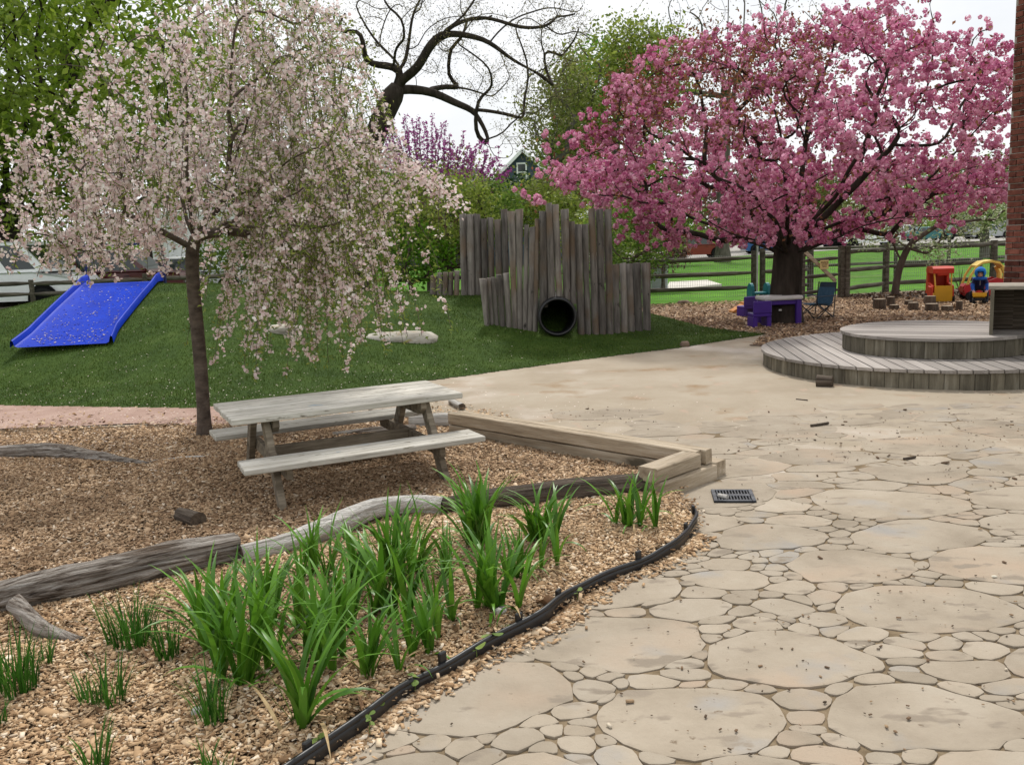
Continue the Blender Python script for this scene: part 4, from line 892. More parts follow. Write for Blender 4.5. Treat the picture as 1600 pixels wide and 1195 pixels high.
car('parked_car', 'dark maroon car parked behind the blue slide', 'car', 185, 29.5, .05, P_mar, SUV, z=.09, group=GR)
car('parked_car', 'white car with red tail light behind the slide top', 'car', 300, 31.5, .1, P_white, SEDAN, z=.09, group=GR)
p = D(372, 400, 34); vehicle('box_truck', 'white box truck half hidden behind the weeping cherry', 'truck', (p[0], p[1], .09), .6, P_white, 5.6, 2.1, PICK[0], (3.6, 4.9, 1.03, 3.7, 4.4, 1.95), (.9, 4.3), .4, ((.1, .9),), GR, box=(0, 3.5, .75, 2.3))
car('parked_car', 'red car parked behind the lawn left of the pink cherry trunk', 'car', 1090, 74, .0, P_red, SUV, group=GR)
car('parked_car', 'blue sedan parked behind the lawn next to the cherry trunk', 'car', 1203, 77, .0, P_blue, SEDAN, group=GR)
car('parked_truck', 'navy pickup truck parked beside the white pickup', 'truck', 1270, 79, 0, P_navy, PICK, group=GR)
car('parked_truck', 'white pickup truck parked at the far edge of the lawn', 'truck', 1356, 78, PI, P_white, PICK, group=GR)
car('parked_car', 'teal car parked behind the small tree on the right', 'car', 1448, 97, .1, P_teal, SEDAN, group=GR)
car('parked_car', 'dark grey car parked far right behind the lawn', 'car', 1497, 98, PI, P_blk, SUV, group=GR)
car('parked_car', 'silver sedan parked at the far right by the brick corner', 'car', 1545, 96, .0, P_sil, SEDAN, group=GR)
car('parked_car', 'blue black car partly hidden by the brick corner', 'car', 1592, 99, .0, P_navy, SUV, group=GR)
car('parked_car', 'white car glimpsed under the pink blossom far behind the gate', 'car', 1420, 104, .0, P_white, SUV, group=GR)

# ================================================================== HOUSE
m_siding = M('blue_siding', [(.3, (.055, .075, .105)), (.7, (.085, .115, .155))], scale=3, stretch=(.3, .3, 12), rough=.8, bump=.3); m_shingle = M('grey_shingles', [(.3, (.075, .075, .08)), (.7, (.15, .15, .155))], scale=8, rough=.95, bump=.4)
hp = D(822, 400, 76); t = thing('house', 'blue grey gabled house with a white attic window beyond the trees', 'house', (hp[0], hp[1], -.4))
g_ = 76 / FPX; ap = (378 - 244) * g_ + 2.0; hw = 3.4; ev = ap - 3.2
b = MB(); b.extr([(-hw, 0), (hw, 0), (hw, ev), (0, ap), (-hw, ev)], 0, 8); b.build('wall', m_siding, t)
for s_ in (-1, 1):
    b = MB(); b.add([(0, -.4, ap + .08), (0, 8.2, ap + .08), (s_ * (hw + .5), 8.2, ev - .39), (s_ * (hw + .5), -.4, ev - .39), (0, -.4, ap + .24), (0, 8.2, ap + .24), (s_ * (hw + .5), 8.2, ev - .23), (s_ * (hw + .5), -.4, ev - .23)], [(0, 1, 2, 3), (7, 6, 5, 4), (0, 3, 7, 4), (1, 5, 6, 2), (2, 6, 7, 3)]); b.build('roof', m_shingle, t)
    b = MB(); b.beam((0, -.44, ap + .12), (s_ * (hw + .52), -.44, ev - .34), .05, .24); b.build('gable_trim', m_white, t)
wz = (377 - 273) * g_ + 2.0; w_ = thing_w = MB().box((-.1, -.02, wz), (.62, .06, 1.3)).build('window', m_glass, t)
for dx, dz, sx_, sz_ in ((-.37, 0, .12, 1.54), (.37, 0, .12, 1.54), (0, .71, .62, .12), (0, -.71, .62, .12), (0, 0, .62, .07)): MB().box((-.1 + dx, -.06, wz + dz), (sx_, .07, sz_)).build('frame', m_white, w_)
b = MB(); b.add([(-hw, 4, ev - .2), (-13, 4, ev - .2), (-13, 7, ev + 2.6), (-hw, 7, ev + 2.6)], [(0, 3, 2, 1)]); b.box((-8.2, 6, ev / 2 - .15), (9.5, 3.6, ev)); b.build('side_wing', m_shingle, t)

# ================================================================== PLAY THINGS
# stumps
stl = [(1368, 1388, 472, 486, 'wide dark stump at the left of the stepping stump ring'), (1388, 1401, 468, 481, 'stump just behind the widest stump under the little tree'), (1393, 1408, 480, 487, 'low flat stump between two taller stumps on the left of the ring'), (1416, 1429, 473, 480, 'low stump at the back middle of the stump ring'),
       (1422, 1438, 477, 488, 'blackish stump in the middle of the stump ring'), (1448, 1466, 467, 479, 'pale grey stump in front of the red toy car'), (1450, 1471, 479, 490, 'wide low stump in front of the pale grey stump'), (1475, 1493, 482, 490, 'low flat stump nearest the round deck'), (1496, 1506, 475, 488, 'narrow upright stump at the right end of the ring')]
for k_, (xa, xb, ya, yb, lab) in enumerate(stl):
    p = G((xa + xb) / 2, yb - 1); Y = p[1]; r_ = (xb - xa) / 2 / FPX * Y; h_ = (yb - ya) / FPX * Y * 1.15
    t = thing('tree_stump', lab, 'stump', (p[0], p[1] + r_, .015), random.uniform(0, 3), 'stumps set out as stepping stones'); V = []; n_ = 16
    for i_ in range(5):
        for j_ in range(n_):
            a = 2 * PI * j_ / n_; w_ = r_ * (1.04 - .03 * i_) * (1 + .08 * mnoise.noise((k_ * 5 + math.cos(a), math.sin(a), i_)) + .03 * random.random()); V.append((w_ * math.cos(a), w_ * math.sin(a), -.03 + (h_ + .03) * i_ / 4))
    link('bark', npmesh('bark', V, [(i_ * n_ + j_, i_ * n_ + (j_ + 1) % n_, (i_ + 1) * n_ + (j_ + 1) % n_, (i_ + 1) * n_ + j_) for i_ in range(4) for j_ in range(n_)], m_stump), t)
    link('cut_face', npmesh('cut_face', [V[4 * n_ + j_] for j_ in range(n_)], [tuple(range(n_))], m_stumptop), t)
# camp chair
m_cloth = M('blue_canvas', [(.3, (.045, .105, .17)), (.7, (.07, .15, .23))], scale=20, rough=.9, bump=.2, bscale=200); m_cloth2 = PLAIN('dark_canvas', (.035, .055, .08), rough=.9)
p = G(1281, 500); t = thing('camp_chair', 'folding blue canvas camp chair beside the pink cherry trunk', 'chair', (p[0], p[1] + .2, .0), math.radians(-62))
def sheet(f, nu, nv): return [f(i_ / nu, j_ / nv) for i_ in range(nu + 1) for j_ in range(nv + 1)], [(i_ * (nv + 1) + j_, i_ * (nv + 1) + j_ + 1, (i_ + 1) * (nv + 1) + j_ + 1, (i_ + 1) * (nv + 1) + j_) for i_ in range(nu) for j_ in range(nv)]
V, F = sheet(lambda u, v: (-.19 + .38 * u, -.20 + .38 * v, .27 - .05 * math.sin(PI * u) * math.sin(PI * (v * .7 + .2)) + .03 * (1 - v)), 6, 6); link('seat', npmesh('seat', V, F, m_cloth, True), t)
V, F = sheet(lambda u, v: (-.19 + .38 * u, .18 + .10 * v + .03 * math.sin(PI * u), .23 + .34 * v), 6, 6); link('backrest', npmesh('backrest', V, F, m_cloth, True), t)
V, F = sheet(lambda u, v: (-.19 + .38 * u, .275 + .03 * v + .03 * math.sin(PI * u), .56 + .09 * v), 6, 2); link('head_band', npmesh('head_band', V, F, m_cloth2, True), t)
for s_ in (-1, 1):
    MB().tube([(s_ * .22, .2, .02), (s_ * .20, .28, .66)], .010, 6).build('back_post', m_black, t)
    MB().tube([(s_ * .22, -.24, .01), (-s_ * .19, -.2, .29)], .010, 6).build('leg', m_black, t); MB().tube([(s_ * .22, .22, .01), (-s_ * .19, .2, .28)], .010, 6).build('leg', m_black, t)
    MB().tube([(s_ * .23, -.24, .01), (s_ * .21, .2, .30)], .010, 6).build('leg', m_black, t); MB().tube([(s_ * .23, .24, .01), (s_ * .21, -.2, .28), (s_ * .22, -.22, .41)], .010, 6).build('leg', m_black, t)
    MB().box((s_ * .22, 0, .42), (.06, .46, .015), bev=.005).build('armrest', m_cloth2, t)
# purple play table and seats
m_pur = PLAIN('purple_plastic', (.055, .018, .21), rough=.45, var=.08); m_tw = PLAIN('white_plastic', (.62, .61, .58), rough=.5, var=.05); m_tealp = PLAIN('teal_plastic', (.006, .145, .17), rough=.4, var=.08); m_orp = PLAIN('orange_plastic', (.52, .20, .03), rough=.45, var=.08)
p = G(1213, 506); t = thing('play_table', 'child play table with white top and purple legs under the pink cherry', 'table', (p[0] + .0, p[1] - .14, .01), .12)
b = MB(); b.box((0, 0, .46), (.68, .46, .07), bev=.02); o = b.build('table_top', m_tw, t); MB().box((0.06, .05, .4975), (.34, .2, .008), bev=.003).build('tray', m_tw, o)
for sx_ in (-1, 1):
    for sy_ in (-1, 1): MB().box((sx_ * .275, sy_ * .17, .212), (.09, .09, .425), bev=.015).build('leg', m_pur, t)
MB().box((0, 0, .385), (.5, .36, .08), bev=.01).build('apron', m_pur, t); MB().box((-.02, -.1, .25), (.05, .03, .03), bev=.005).build('latch', m_tw, t)
def block_chair(label, px, py, s_, rz):
    p = G(px, py); t = thing('play_chair', label, 'chair', (p[0], p[1] + .1, 0), rz, 'purple block chairs')
    for sx_ in (-1, 1): MB().box((sx_ * .11 * s_, 0, .09 * s_), (.07 * s_, .26 * s_, .18 * s_), bev=.012).build('leg', m_pur, t)
    MB().box((0, 0, .205 * s_), (.29 * s_, .27 * s_, .055 * s_), bev=.012).build('seat', m_pur, t); MB().box((0, -.12 * s_, .32 * s_), (.29 * s_, .045 * s_, .19 * s_), bev=.015).build('backrest', m_pur, t)
block_chair('purple block chair in front of the white play table top', 1189, 513, 1.1, .1)
block_chair('purple block chair behind the left end of the play table', 1169, 497, .98, .35)
p = G(1192, 487); t = thing('toddler_seat', 'teal plastic rocker seat behind the play table', 'seat', (p[0], p[1] + .3, 0), .1)
for s_ in (-1, 1):
    V = []; F = []; m_ = 14
    pr = [(.0, .0), (.05, .2)] 
    q = [(math.cos(a) * .15, .37 + math.sin(a) * .20 + (.0)) for a in np.linspace(0, PI, 9)] + [(-.13, .1), (.13, .1)]
    b = MB(); b.extr(q, s_ * .17 - .03, s_ * .17 + .03, axis='x'); b.build('side_wing', m_tealp, t)
MB().box((0, .0, .36), (.28, .24, .05), bev=.015).build('seat', m_tealp, t); MB().box((0, 0, .12), (.30, .2, .2), bev=.03).build('base', m_tealp, t)
p = G(1156, 491); t = thing('toy_ramp', 'little orange plastic ramp left of the purple chairs', 'toy', (p[0], p[1] + .1, 0), .2)
b = MB(); b.extr([(-.16, 0), (.14, 0), (.14, .2), (.08, .2), (-.16, .07)], -.1, .1); b.build('ramp', m_orp, t); MB().box((.11, 0, .215), (.07, .22, .03), bev=.008).build('top_edge', m_orp, t)

# red and yellow toy truck
m_tred = PLAIN('toy_red', (.52, .035, .012), rough=.4, var=.06); m_tyel = PLAIN('toy_yellow', (.66, .36, .02), rough=.4, var=.05); m_tyel2 = PLAIN('toy_pale_yellow', (.72, .50, .10), rough=.45, var=.05); m_tred2 = PLAIN('toy_crimson', (.42, .012, .02), rough=.4, var=.06)
p = G(1473, 474); t = thing('toy_car', 'red roofed toy car with yellow front panel by the fence', 'toy car', (p[0], p[1], .01), math.radians(-14))
def rbox(x0, x1, z0, z1, r_, n_=4):
    o_ = []
    for cx_, cz_, a0 in ((x1 - r_, z0 + r_, -PI / 2), (x1 - r_, z1 - r_, 0), (x0 + r_, z1 - r_, PI / 2), (x0 + r_, z0 + r_, PI)):
        for k_ in range(n_ + 1): a = a0 + PI / 2 * k_ / n_; o_.append((cx_ + r_ * math.cos(a), cz_ + r_ * math.sin(a)))
    return o_
MB().extr(rbox(-.17, .17, .02, .35, .05), -.03, .03).build('front_panel', m_tyel, t)
for s_ in (-1, 1):
    MB().beam((s_ * .15, .0, .33), (s_ * .165, .08, .64), .028, .028, bev=.006).build('pillar', m_tyel, t)
    b = MB(); b.extr([(.03, .08), (.62, .08), (.66, .3), (.60, .62), (.48, .66), (.46, .40), (.10, .36), (.03, .34)], s_ * .185 - .025, s_ * .185 + .025, axis='x'); b.build('side_panel', m_tred, t)
    for y_ in (.1, .52): MB().lathe([(.01, -.03), (.08, -.03), (.085, 0), (.08, .03), (.01, .03)], 14, (s_ * .20, y_, .085), axis='x').build('wheel', m_rubber, t)
MB().box((0, .62, .38), (.34, .05, .5), bev=.02).build('back_panel', m_tred, t)
b = MB(); b.extr([(.02, .60), (.70, .60), (.70, .68), (.62, .73), (.10, .74), (.02, .70)], -.20, .20, axis='x'); b.build('roof', m_tred, t)
MB().box((0, .06, .60), (.22, .04, .10), bev=.02).build('visor', m_tred, t); MB().box((0, .33, .1), (.33, .5, .1), bev=.02).build('floor_pan', m_tred, t); MB().box((0, .40, .24), (.28, .24, .06), bev=.02).build('seat', m_black, t)
MB().box((-.235, .06, .22), (.05, .34, .26), bev=.025).build('open_door', m_tred, t); MB().box((-.20, -.04, .16), (.045, .06, .10), bev=.015).build('door_latch', m_tyel, t)
# coupe toy
p = G(1547, 470); t = thing('toy_car', 'toy coupe with yellow arched roof and red body beside the brick wall', 'toy car', (p[0] - .08, p[1] + .15, .01), math.radians(-12))
hull = [(-.38, .12), (.38, .12), (.42, .25), (.38, .42), (.2, .47), (-.1, .36), (-.38, .34), (-.42, .24)]
for s_ in (-1, 1): 
    b = MB(); b.extr(hull, s_ * .19 - .03, s_ * .19 + .03); b.build('side_panel', m_tred2, t)
    for x_ in (-.30, .29): 
        b = MB(); b.lathe([(.01, -.035), (.09, -.035), (.1, 0), (.09, .035), (.01, .035)], 16, (x_, s_ * .23, .1), axis='y'); b.build('wheel', m_rubber, t)
MB().box((-.36, 0, .25), (.12, .38, .2), bev=.05).build('nose', m_tred2, t); MB().box((.36, 0, .28), (.1, .38, .3), bev=.04).build('tail', m_tred2, t); MB().box((0, 0, .12), (.7, .38, .05), bev=.01).build('floor_pan', m_tred2, t); MB().box((.12, 0, .25), (.24, .3, .06), bev=.02).build('seat', m_tred2, t)
arch = [(-.36, .33), (-.30, .52), (-.20, .68), (-.08, .76), (.1, .785), (.24, .75), (.33, .64), (.38, .42)]
b = MB()
for k_ in range(len(arch) - 1): b.beam((arch[k_][0], 0, arch[k_][1]), (arch[k_ + 1][0], 0, arch[k_ + 1][1]), .42 if 2 <= k_ <= 5 else .001, .04)
rv, rf = [], []
pts = arch[2:7]; n_ = len(pts)
for y_ in (-.22, .22):
    for dz in (0, .045):
        for q in pts: rv.append((q[0], y_, q[1] + dz - (.0)))
I = lambda s_, d_, k_: (s_ * 2 + d_) * n_ + k_
for k_ in range(n_ - 1):
    rf += [(I(0, 1, k_), I(0, 1, k_ + 1), I(1, 1, k_ + 1), I(1, 1, k_)), (I(0, 0, k_), I(1, 0, k_), I(1, 0, k_ + 1), I(0, 0, k_ + 1)), (I(0, 0, k_), I(0, 0, k_ + 1), I(0, 1, k_ + 1), I(0, 1, k_)), (I(1, 0, k_), I(1, 1, k_), I(1, 1, k_ + 1), I(1, 0, k_ + 1))]
rf += [(I(0, 0, 0), I(0, 1, 0), I(1, 1, 0), I(1, 0, 0)), (I(0, 0, n_ - 1), I(1, 0, n_ - 1), I(1, 1, n_ - 1), I(0, 1, n_ - 1))]
link('roof', npmesh('roof', rv, rf, m_tyel2), t)
for s_ in (-1, 1):
    MB().tube([(-.36, s_ * .19, .32), (-.30, s_ * .20, .52), (-.19, s_ * .20, .70)], .026, 8).build('pillar', m_tyel2, t)
    MB().tube([(.36, s_ * .19, .40), (.36, s_ * .2, .55), (.30, s_ * .20, .69)], .055, 8).build('pillar', m_tyel2, t)
# toy dump truck
p = G(1531, 477); tp0 = np.array([p[0], p[1], 0.0])
t = thing('toy_dump_truck', 'yellow toy dump truck pushed by the crouching child', 'toy truck', (p[0], p[1] + .04, .015), -.42)
b = MB(); b.add([(-.10, -.06, .14), (.10, -.06, .14), (.10, .24, .14), (-.10, .24, .14), (-.125, -.10, .235), (.125, -.10, .235), (.125, .26, .235), (-.125, .26, .235)], [(0, 3, 2, 1), (0, 1, 5, 4), (1, 2, 6, 5), (2, 3, 7, 6), (3, 0, 4, 7)]); b.build('dump_bed', m_tyel, t)
MB().box((0, -.105, .2), (.25, .015, .07), bev=.004).build('tailgate', m_tyel, t); MB().box((0, .1, .105), (.14, .42, .06), bev=.01).build('chassis', m_black, t); MB().box((0, .30, .2), (.18, .12, .14), bev=.02).build('cab', m_tyel, t); MB().ball((0, .10, .235), (.07, .08, .04)).build('sand_load', m_tred, t)
for s_ in (-1, 1):
    for y_ in (-.06, .06, .28): b = MB(); b.lathe([(.01, -.025), (.06, -.025), (.065, 0), (.06, .025), (.01, .025)], 14, (s_ * .095, y_, .065), axis='x'); b.build('wheel', m_rubber, t)
# child
m_skin = PLAIN('skin', (.55, .32, .235), rough=.5, var=.04); m_jk = PLAIN('navy_jacket', (.008, .012, .06), rough=.9, var=.15); m_sl = PLAIN('blue_sleeve', (.01, .08, .36), rough=.85, var=.12); m_pt = PLAIN('dark_trousers', (.012, .015, .03), rough=.9); m_hood = PLAIN('blue_hood', (.006, .15, .50), rough=.8, var=.12); m_shoe = PLAIN('dark_shoe', (.015, .015, .018), rough=.6)
ch = thing('person', 'toddler in blue hooded jacket crouching with hands on a toy dump truck', 'person', (p[0] + .06, p[1] + .15, .015), -.42)
Vb = []; Eb = []; Rb = []
def vb(co, r_, par=None):
    Vb.append(co); Rb.append(r_); 
    if par is not None: Eb.append((par, len(Vb) - 1))
    return len(Vb) - 1
pel = vb((0, .20, .25), .095); sp1 = vb((0, .14, .34), .10, pel); sp2 = vb((0, .06, .44), .10, sp1); nk = vb((0, -.01, .515), .045, sp2); hd = vb((0, -.04, .585), .072, nk); hd2 = vb((0, -.045, .64), .06, hd)
for s_ in (-1, 1):
    sh = vb((s_ * .095, .03, .475), .048, sp2); el = vb((s_ * .135, -.04, .36), .042, sh); wr_ = vb((s_ * .118, -.115, .275), .03, el); pm = vb((s_ * .112, -.14, .255), .021, wr_)
    for fi, (dx, ln) in enumerate(((-.016, .026), (-.006, .032), (.005, .03), (.015, .024))):
        k1 = vb((s_ * (.112) + dx, -.158, .243), .0075, pm); vb((s_ * (.108) + dx * .9, -.165, .243 - ln * .7), .006, k1)
    th_ = vb((s_ * .092, -.148, .248), .008, pm); vb((s_ * .084, -.15, .23), .0065, th_)
    hp_ = vb((s_ * .065, .19, .23), .072, pel); kn = vb((s_ * .125, .03, .235), .058, hp_); an_ = vb((s_ * .13, .13, .065), .04, kn); to = vb((s_ * .14, .03, .03), .034, an_)
me = bpy.data.meshes.new('body_skeleton'); me.from_pydata(Vb, Eb, []); ob = bpy.data.objects.new('body_skeleton', me); C.objects.link(ob)
sk = ob.modifiers.new('skin', 'SKIN'); sk.use_smooth_shade = True
for i_, r_ in enumerate(Rb): me.skin_vertices[0].data[i_].radius = (r_, r_)
me.skin_vertices[0].data[0].use_root = True
ob.modifiers.new('sub', 'SUBSURF').levels = 1
dg = bpy.context.evaluated_depsgraph_get(); nm = bpy.data.meshes.new_from_object(ob.evaluated_get(dg)); bpy.data.objects.remove(ob)
nm.name = 'body'; nm.materials.clear()
for m__ in (m_jk, m_sl, m_pt, m_skin, m_shoe): nm.materials.append(m__)
for pl in nm.polygons:
    c_ = pl.center
    if c_.z > .535: q = 3
    elif c_.y < -.10 and c_.z < .275: q = 3
    elif c_.y < 0.0 and c_.z < .40 and abs(c_.x) > .085 and c_.z > .25 and c_.y < -.02: q = 1
    elif c_.z < .055: q = 4
    elif c_.z < .29 and c_.y > -.04: q = 2
    else: q = 0
    pl.material_index = q; pl.use_smooth = True
link('body', nm, ch)
b = MB().ball((0, -.035, .62), (.105, .105, .115), 20, 14); V = np.array(b.V)
F = [f_ for f_ in b.F if not ((V[list(f_)].mean(0)[1] < -.085) and abs(V[list(f_)].mean(0)[0]) < .066 and V[list(f_)].mean(0)[2] < .655)]
hm = npmesh('hood', V, F, m_hood, True); ho = link('hood', hm, ch); sm2 = ho.modifiers.new('solid', 'SOLIDIFY'); sm2.thickness = .014
MB().tube([(-.10, .03, .50), (-.09, -.06, .505), (0, -.09, .50), (.09, -.06, .505), (.10, .03, .50)], .032, 8).build('collar', m_sl, ch, smooth=True)
MB().box((0, -.075, .43), (.006, .008, .12)).build('zip', m_chrome, ch)
for s_ in (-1, 1): MB().ball((s_ * .026, -.108, .60), (.009, .006, .007), 8, 5).build('eye', m_dark, ch)
MB().ball((0, -.118, .578), (.010, .012, .010), 8, 6).build('nose', m_skin, ch); MB().ball((0, -.105, .553), (.018, .007, .005), 8, 5).build('mouth', PLAIN('lips', (.42, .16, .13)), ch)
# ================================================================== BED PLANTS
def OBJLEAF(name, c0, c1, trans=.25, rough=.4):
    m, t, p = newmat(name); n = t.nodes.new; l = t.links.new
    oi = n('ShaderNodeObjectInfo'); tcd = n('ShaderNodeTexCoord'); mp_ = n('ShaderNodeMapping'); mp_.inputs['Scale'].default_value = (4, 40, 4); nz = n('ShaderNodeTexNoise'); nz.inputs['Scale'].default_value = 3
    l(tcd.outputs['Object'], mp_.inputs['Vector']); l(mp_.outputs[0], nz.inputs['Vector'])
    ad = n('ShaderNodeMath'); ad.operation = 'MULTIPLY_ADD'; ad.inputs[1].default_value = .35; l(nz.outputs['Fac'], ad.inputs[0]); l(oi.outputs['Random'], ad.inputs[2])
    mr = n('ShaderNodeMath'); mr.operation = 'MULTIPLY'; mr.inputs[1].default_value = .75; l(ad.outputs[0], mr.inputs[0])
    r = ramp(t, [(0.05, c0), (.95, c1)]); l(mr.outputs[0], r.inputs['Fac']); l(r.outputs[0], p.inputs['Base Color']); p.inputs['Roughness'].default_value = rough; p.inputs['Specular IOR Level'].default_value = .35
    tr = n('ShaderNodeBsdfTranslucent'); mxs = n('ShaderNodeMixShader'); mxs.inputs['Fac'].default_value = trans; l(r.outputs[0], tr.inputs['Color']); l(p.outputs[0], mxs.inputs[1]); l(tr.outputs[0], mxs.inputs[2]); l(mxs.outputs[0], t.nodes['Material Output'].inputs['Surface'])
    return m
m_lily = OBJLEAF('daylily_leaf', (.038, .12, .008), (.135, .31, .025)); m_grassb = LEAF('grass_blade', [(0, (.022, .085, .008)), (.6, (.045, .15, .014)), (1, (.09, .21, .03))], trans=.25)
def strap(th0, kap, w0, fold=.35, twist=0.0, ns=8):
    V = []; F = []; x = z = 0.0
    for k_ in range(ns + 1):
        s_ = k_ / ns; th = th0 + kap * s_ ** 1.7
        if k_: x += math.sin(th) / ns; z += math.cos(th) / ns
        w_ = w0 * (.62 + .9 * s_ - 1.1 * s_ * s_) * (1 - s_ ** 3.2) + .0006; tw = twist * s_; nx, nz_ = math.cos(th), -math.sin(th)
        for q in (-1, 0, 1):
            d_ = fold * w_ * (1 if q else 0) ; yy = q * w_ * math.cos(tw); hh = q * w_ * math.sin(tw)
            V.append((x - nx * (d_ + hh), yy, z - nz_ * (d_ + hh)))
    for k_ in range(ns):
        for j_ in range(2): F.append((k_ * 3 + j_, k_ * 3 + j_ + 1, k_ * 3 + j_ + 4, k_ * 3 + j_ + 3))
    return npmesh('leaf', V, F, m_lily, True)
r2 = random.Random(11)
L_UP = [strap(r2.uniform(.03, .18), r2.uniform(.25, 1.0), r2.uniform(.011, .016), twist=r2.uniform(-.5, .5)) for _ in range(10)]
L_OUT = [strap(r2.uniform(.18, .42), r2.uniform(.7, 1.6), r2.uniform(.011, .016), twist=r2.uniform(-.6, .6)) for _ in range(10)]
L_LOW = [strap(r2.uniform(.5, .8), r2.uniform(1.3, 2.1), r2.uniform(.016, .022), twist=r2.uniform(-.6, .6)) for _ in range(6)]
m_dryl = M('dry_daylily_leaf', [(.3, (.26, .17, .08)), (.7, (.46, .34, .18))], scale=12, rough=.8)
L_DRY = []
for _ in range(4):
    me = strap(r2.uniform(.9, 1.2), r2.uniform(.6, .9), .012, twist=r2.uniform(-1, 1)); me.name = 'dead_leaf'; me.materials[0] = m_dryl; L_DRY.append(me)
lil = [(990, 822, 82, 30, 'daylily clump standing alone beside the corner timbers'), (742, 852, 112, 34, 'dense daylily clump in front of the dark log end'), (848, 848, 92, 30, 'daylily clump before the dark log, left of the lone corner clump'),
       (772, 950, 128, 30, 'daylily clump in the middle row beside the small grey stone'), (838, 892, 80, 16, 'small bright daylily clump at the right edge of the middle rows'), (622, 898, 118, 32, 'tall daylily clump in front of the bleached log'),
       (497, 900, 95, 28, 'daylily clump close against the bleached white log'), (598, 962, 140, 28, 'tall slender daylily clump at the heart of the bed'), (670, 1012, 118, 17, 'spreading daylily with wide arching leaves near the edging middle'),
       (584, 1064, 122, 18, 'daylily with broad upright leaves near the black edging'), (466, 1142, 190, 17, 'large front daylily with one very long leaf next to the edging'), (505, 1028, 148, 26, 'daylily clump behind the large front daylily'),
       (395, 1066, 175, 36, 'biggest dark green daylily clump at the bed left'), (438, 968, 118, 28, 'daylily clump between the biggest clump and the bleached log'), (345, 1012, 145, 26, 'daylily clump leaning out left beside the grey split log'), (700, 905, 75, 16, 'low daylily clump between the two back rows'), (556, 918, 100, 20, 'daylily clump right of the one against the bleached log'), (692, 962, 95, 18, 'daylily clump behind the spreading one with arching leaves'), (545, 985, 110, 18, 'narrow daylily clump left of the tall slender one'), (800, 905, 80, 14, 'short daylily tuft next to the small bright clump')]
for (px, py, hp_, nl, lab) in lil:
    p = G(px, py, .02); sc_ = hp_ / FPX * math.hypot(p[1], 1.3) * 1.28
    t = thing('daylily_plant', lab, 'daylily', (p[0], p[1], .015), r2.uniform(0, 6.3), 'daylily clumps in the planting bed'); nl = int(nl * 1.6)
    fans = max(3, nl // 6); fp = [(r2.gauss(0, .05), r2.gauss(0, .05), r2.uniform(0, 6.3)) for _ in range(fans)]
    for k_ in range(nl):
        fx, fy, fa = fp[k_ % fans]; u = r2.random()
        lst, ls = (L_UP, r2.uniform(.72, 1.05)) if u < .46 else ((L_OUT, r2.uniform(.7, 1.1)) if u < .86 else (L_LOW, r2.uniform(.4, .65)))
        a = fa + (PI if r2.random() < .5 else 0) + r2.gauss(0, .5); s_ = sc_ * ls
        link('leaf', r2.choice(lst), t, loc=(fx, fy, -.01), rot=(r2.gauss(0, .06), r2.gauss(0, .06), a), scale=(s_, max(.5, min(1.2, s_ * 2.6)), s_) if s_ > .1 else (s_, .5, s_))
    for k_ in range(r2.randint(1, 3)):
        s_ = sc_ * r2.uniform(.5, .8); link('dead_leaf', r2.choice(L_DRY), t, loc=(r2.gauss(0, .03), r2.gauss(0, .03), .012), rot=(0, 0, r2.uniform(0, 6.3)), scale=(s_, .7, s_ * .8))
def grass_clump(px, py, hp_, nb, spread, lab):
    p = G(px, py, .02); H_ = hp_ / FPX * math.hypot(p[1], 1.3); t = thing('grass_clump', lab, 'grass clump', (p[0], p[1], .015), 0, 'thin grass clumps in the planting bed'); V = []; F = []
    for _ in range(nb):
        a = r2.uniform(0, 6.3); rr = spread * math.sqrt(r2.random()); bx, by = rr * math.cos(a), rr * math.sin(a); le = H_ * r2.uniform(.6, 1.1); th0 = r2.uniform(.02, .3); kp = r2.uniform(.1, .9); az = a + r2.gauss(0, .8); w_ = r2.uniform(.0022, .0042); x = z = 0.0; b0 = len(V); ns = 5
        for k_ in range(ns + 1):
            s_ = k_ / ns; th = th0 + kp * s_ ** 1.6
            if k_: x += le * math.sin(th) / ns; z += le * math.cos(th) / ns
            ww = w_ * (1 - s_ ** 2) + .0003
            for q in (-1, 1): V.append((bx + x * math.cos(az) - q * ww * math.sin(az), by + x * math.sin(az) + q * ww * math.cos(az), z))
        F += [(b0 + 2 * k_, b0 + 2 * k_ + 1, b0 + 2 * k_ + 3, b0 + 2 * k_ + 2) for k_ in range(ns)]
    tag(link('blades', npmesh('blades', V, F, m_grassb), t), kind='stuff')
for q in [(208, 1008, 90, 130, .09, 'bushy thin bladed grass clump in front of the grey split log'), (262, 1030, 70, 50, .04, 'small grass clump right of the bushy clump by the log'), (175, 1103, 85, 48, .05, 'upright grass tuft beside the curled brown leaf'), (140, 1103, 70, 22, .03, 'sparse grass tuft left of the upright tuft'),
          (22, 1078, 105, 110, .09, 'dense grass clump under the dead branch at the photo edge'), (75, 1038, 60, 14, .02, 'few grass blades right of the dead branch clump'), (330, 1128, 110, 46, .05, 'grass clump at the foot of the biggest daylily'), (148, 1200, 75, 34, .04, 'grass tuft at the bottom edge of the photo'), (335, 1208, 60, 24, .05, 'grass tuft at the bottom edge near the black edging'),
          (-4, 1132, 50, 26, .03, 'grass tuft cut by the lower photo left edge')]: grass_clump(*q)
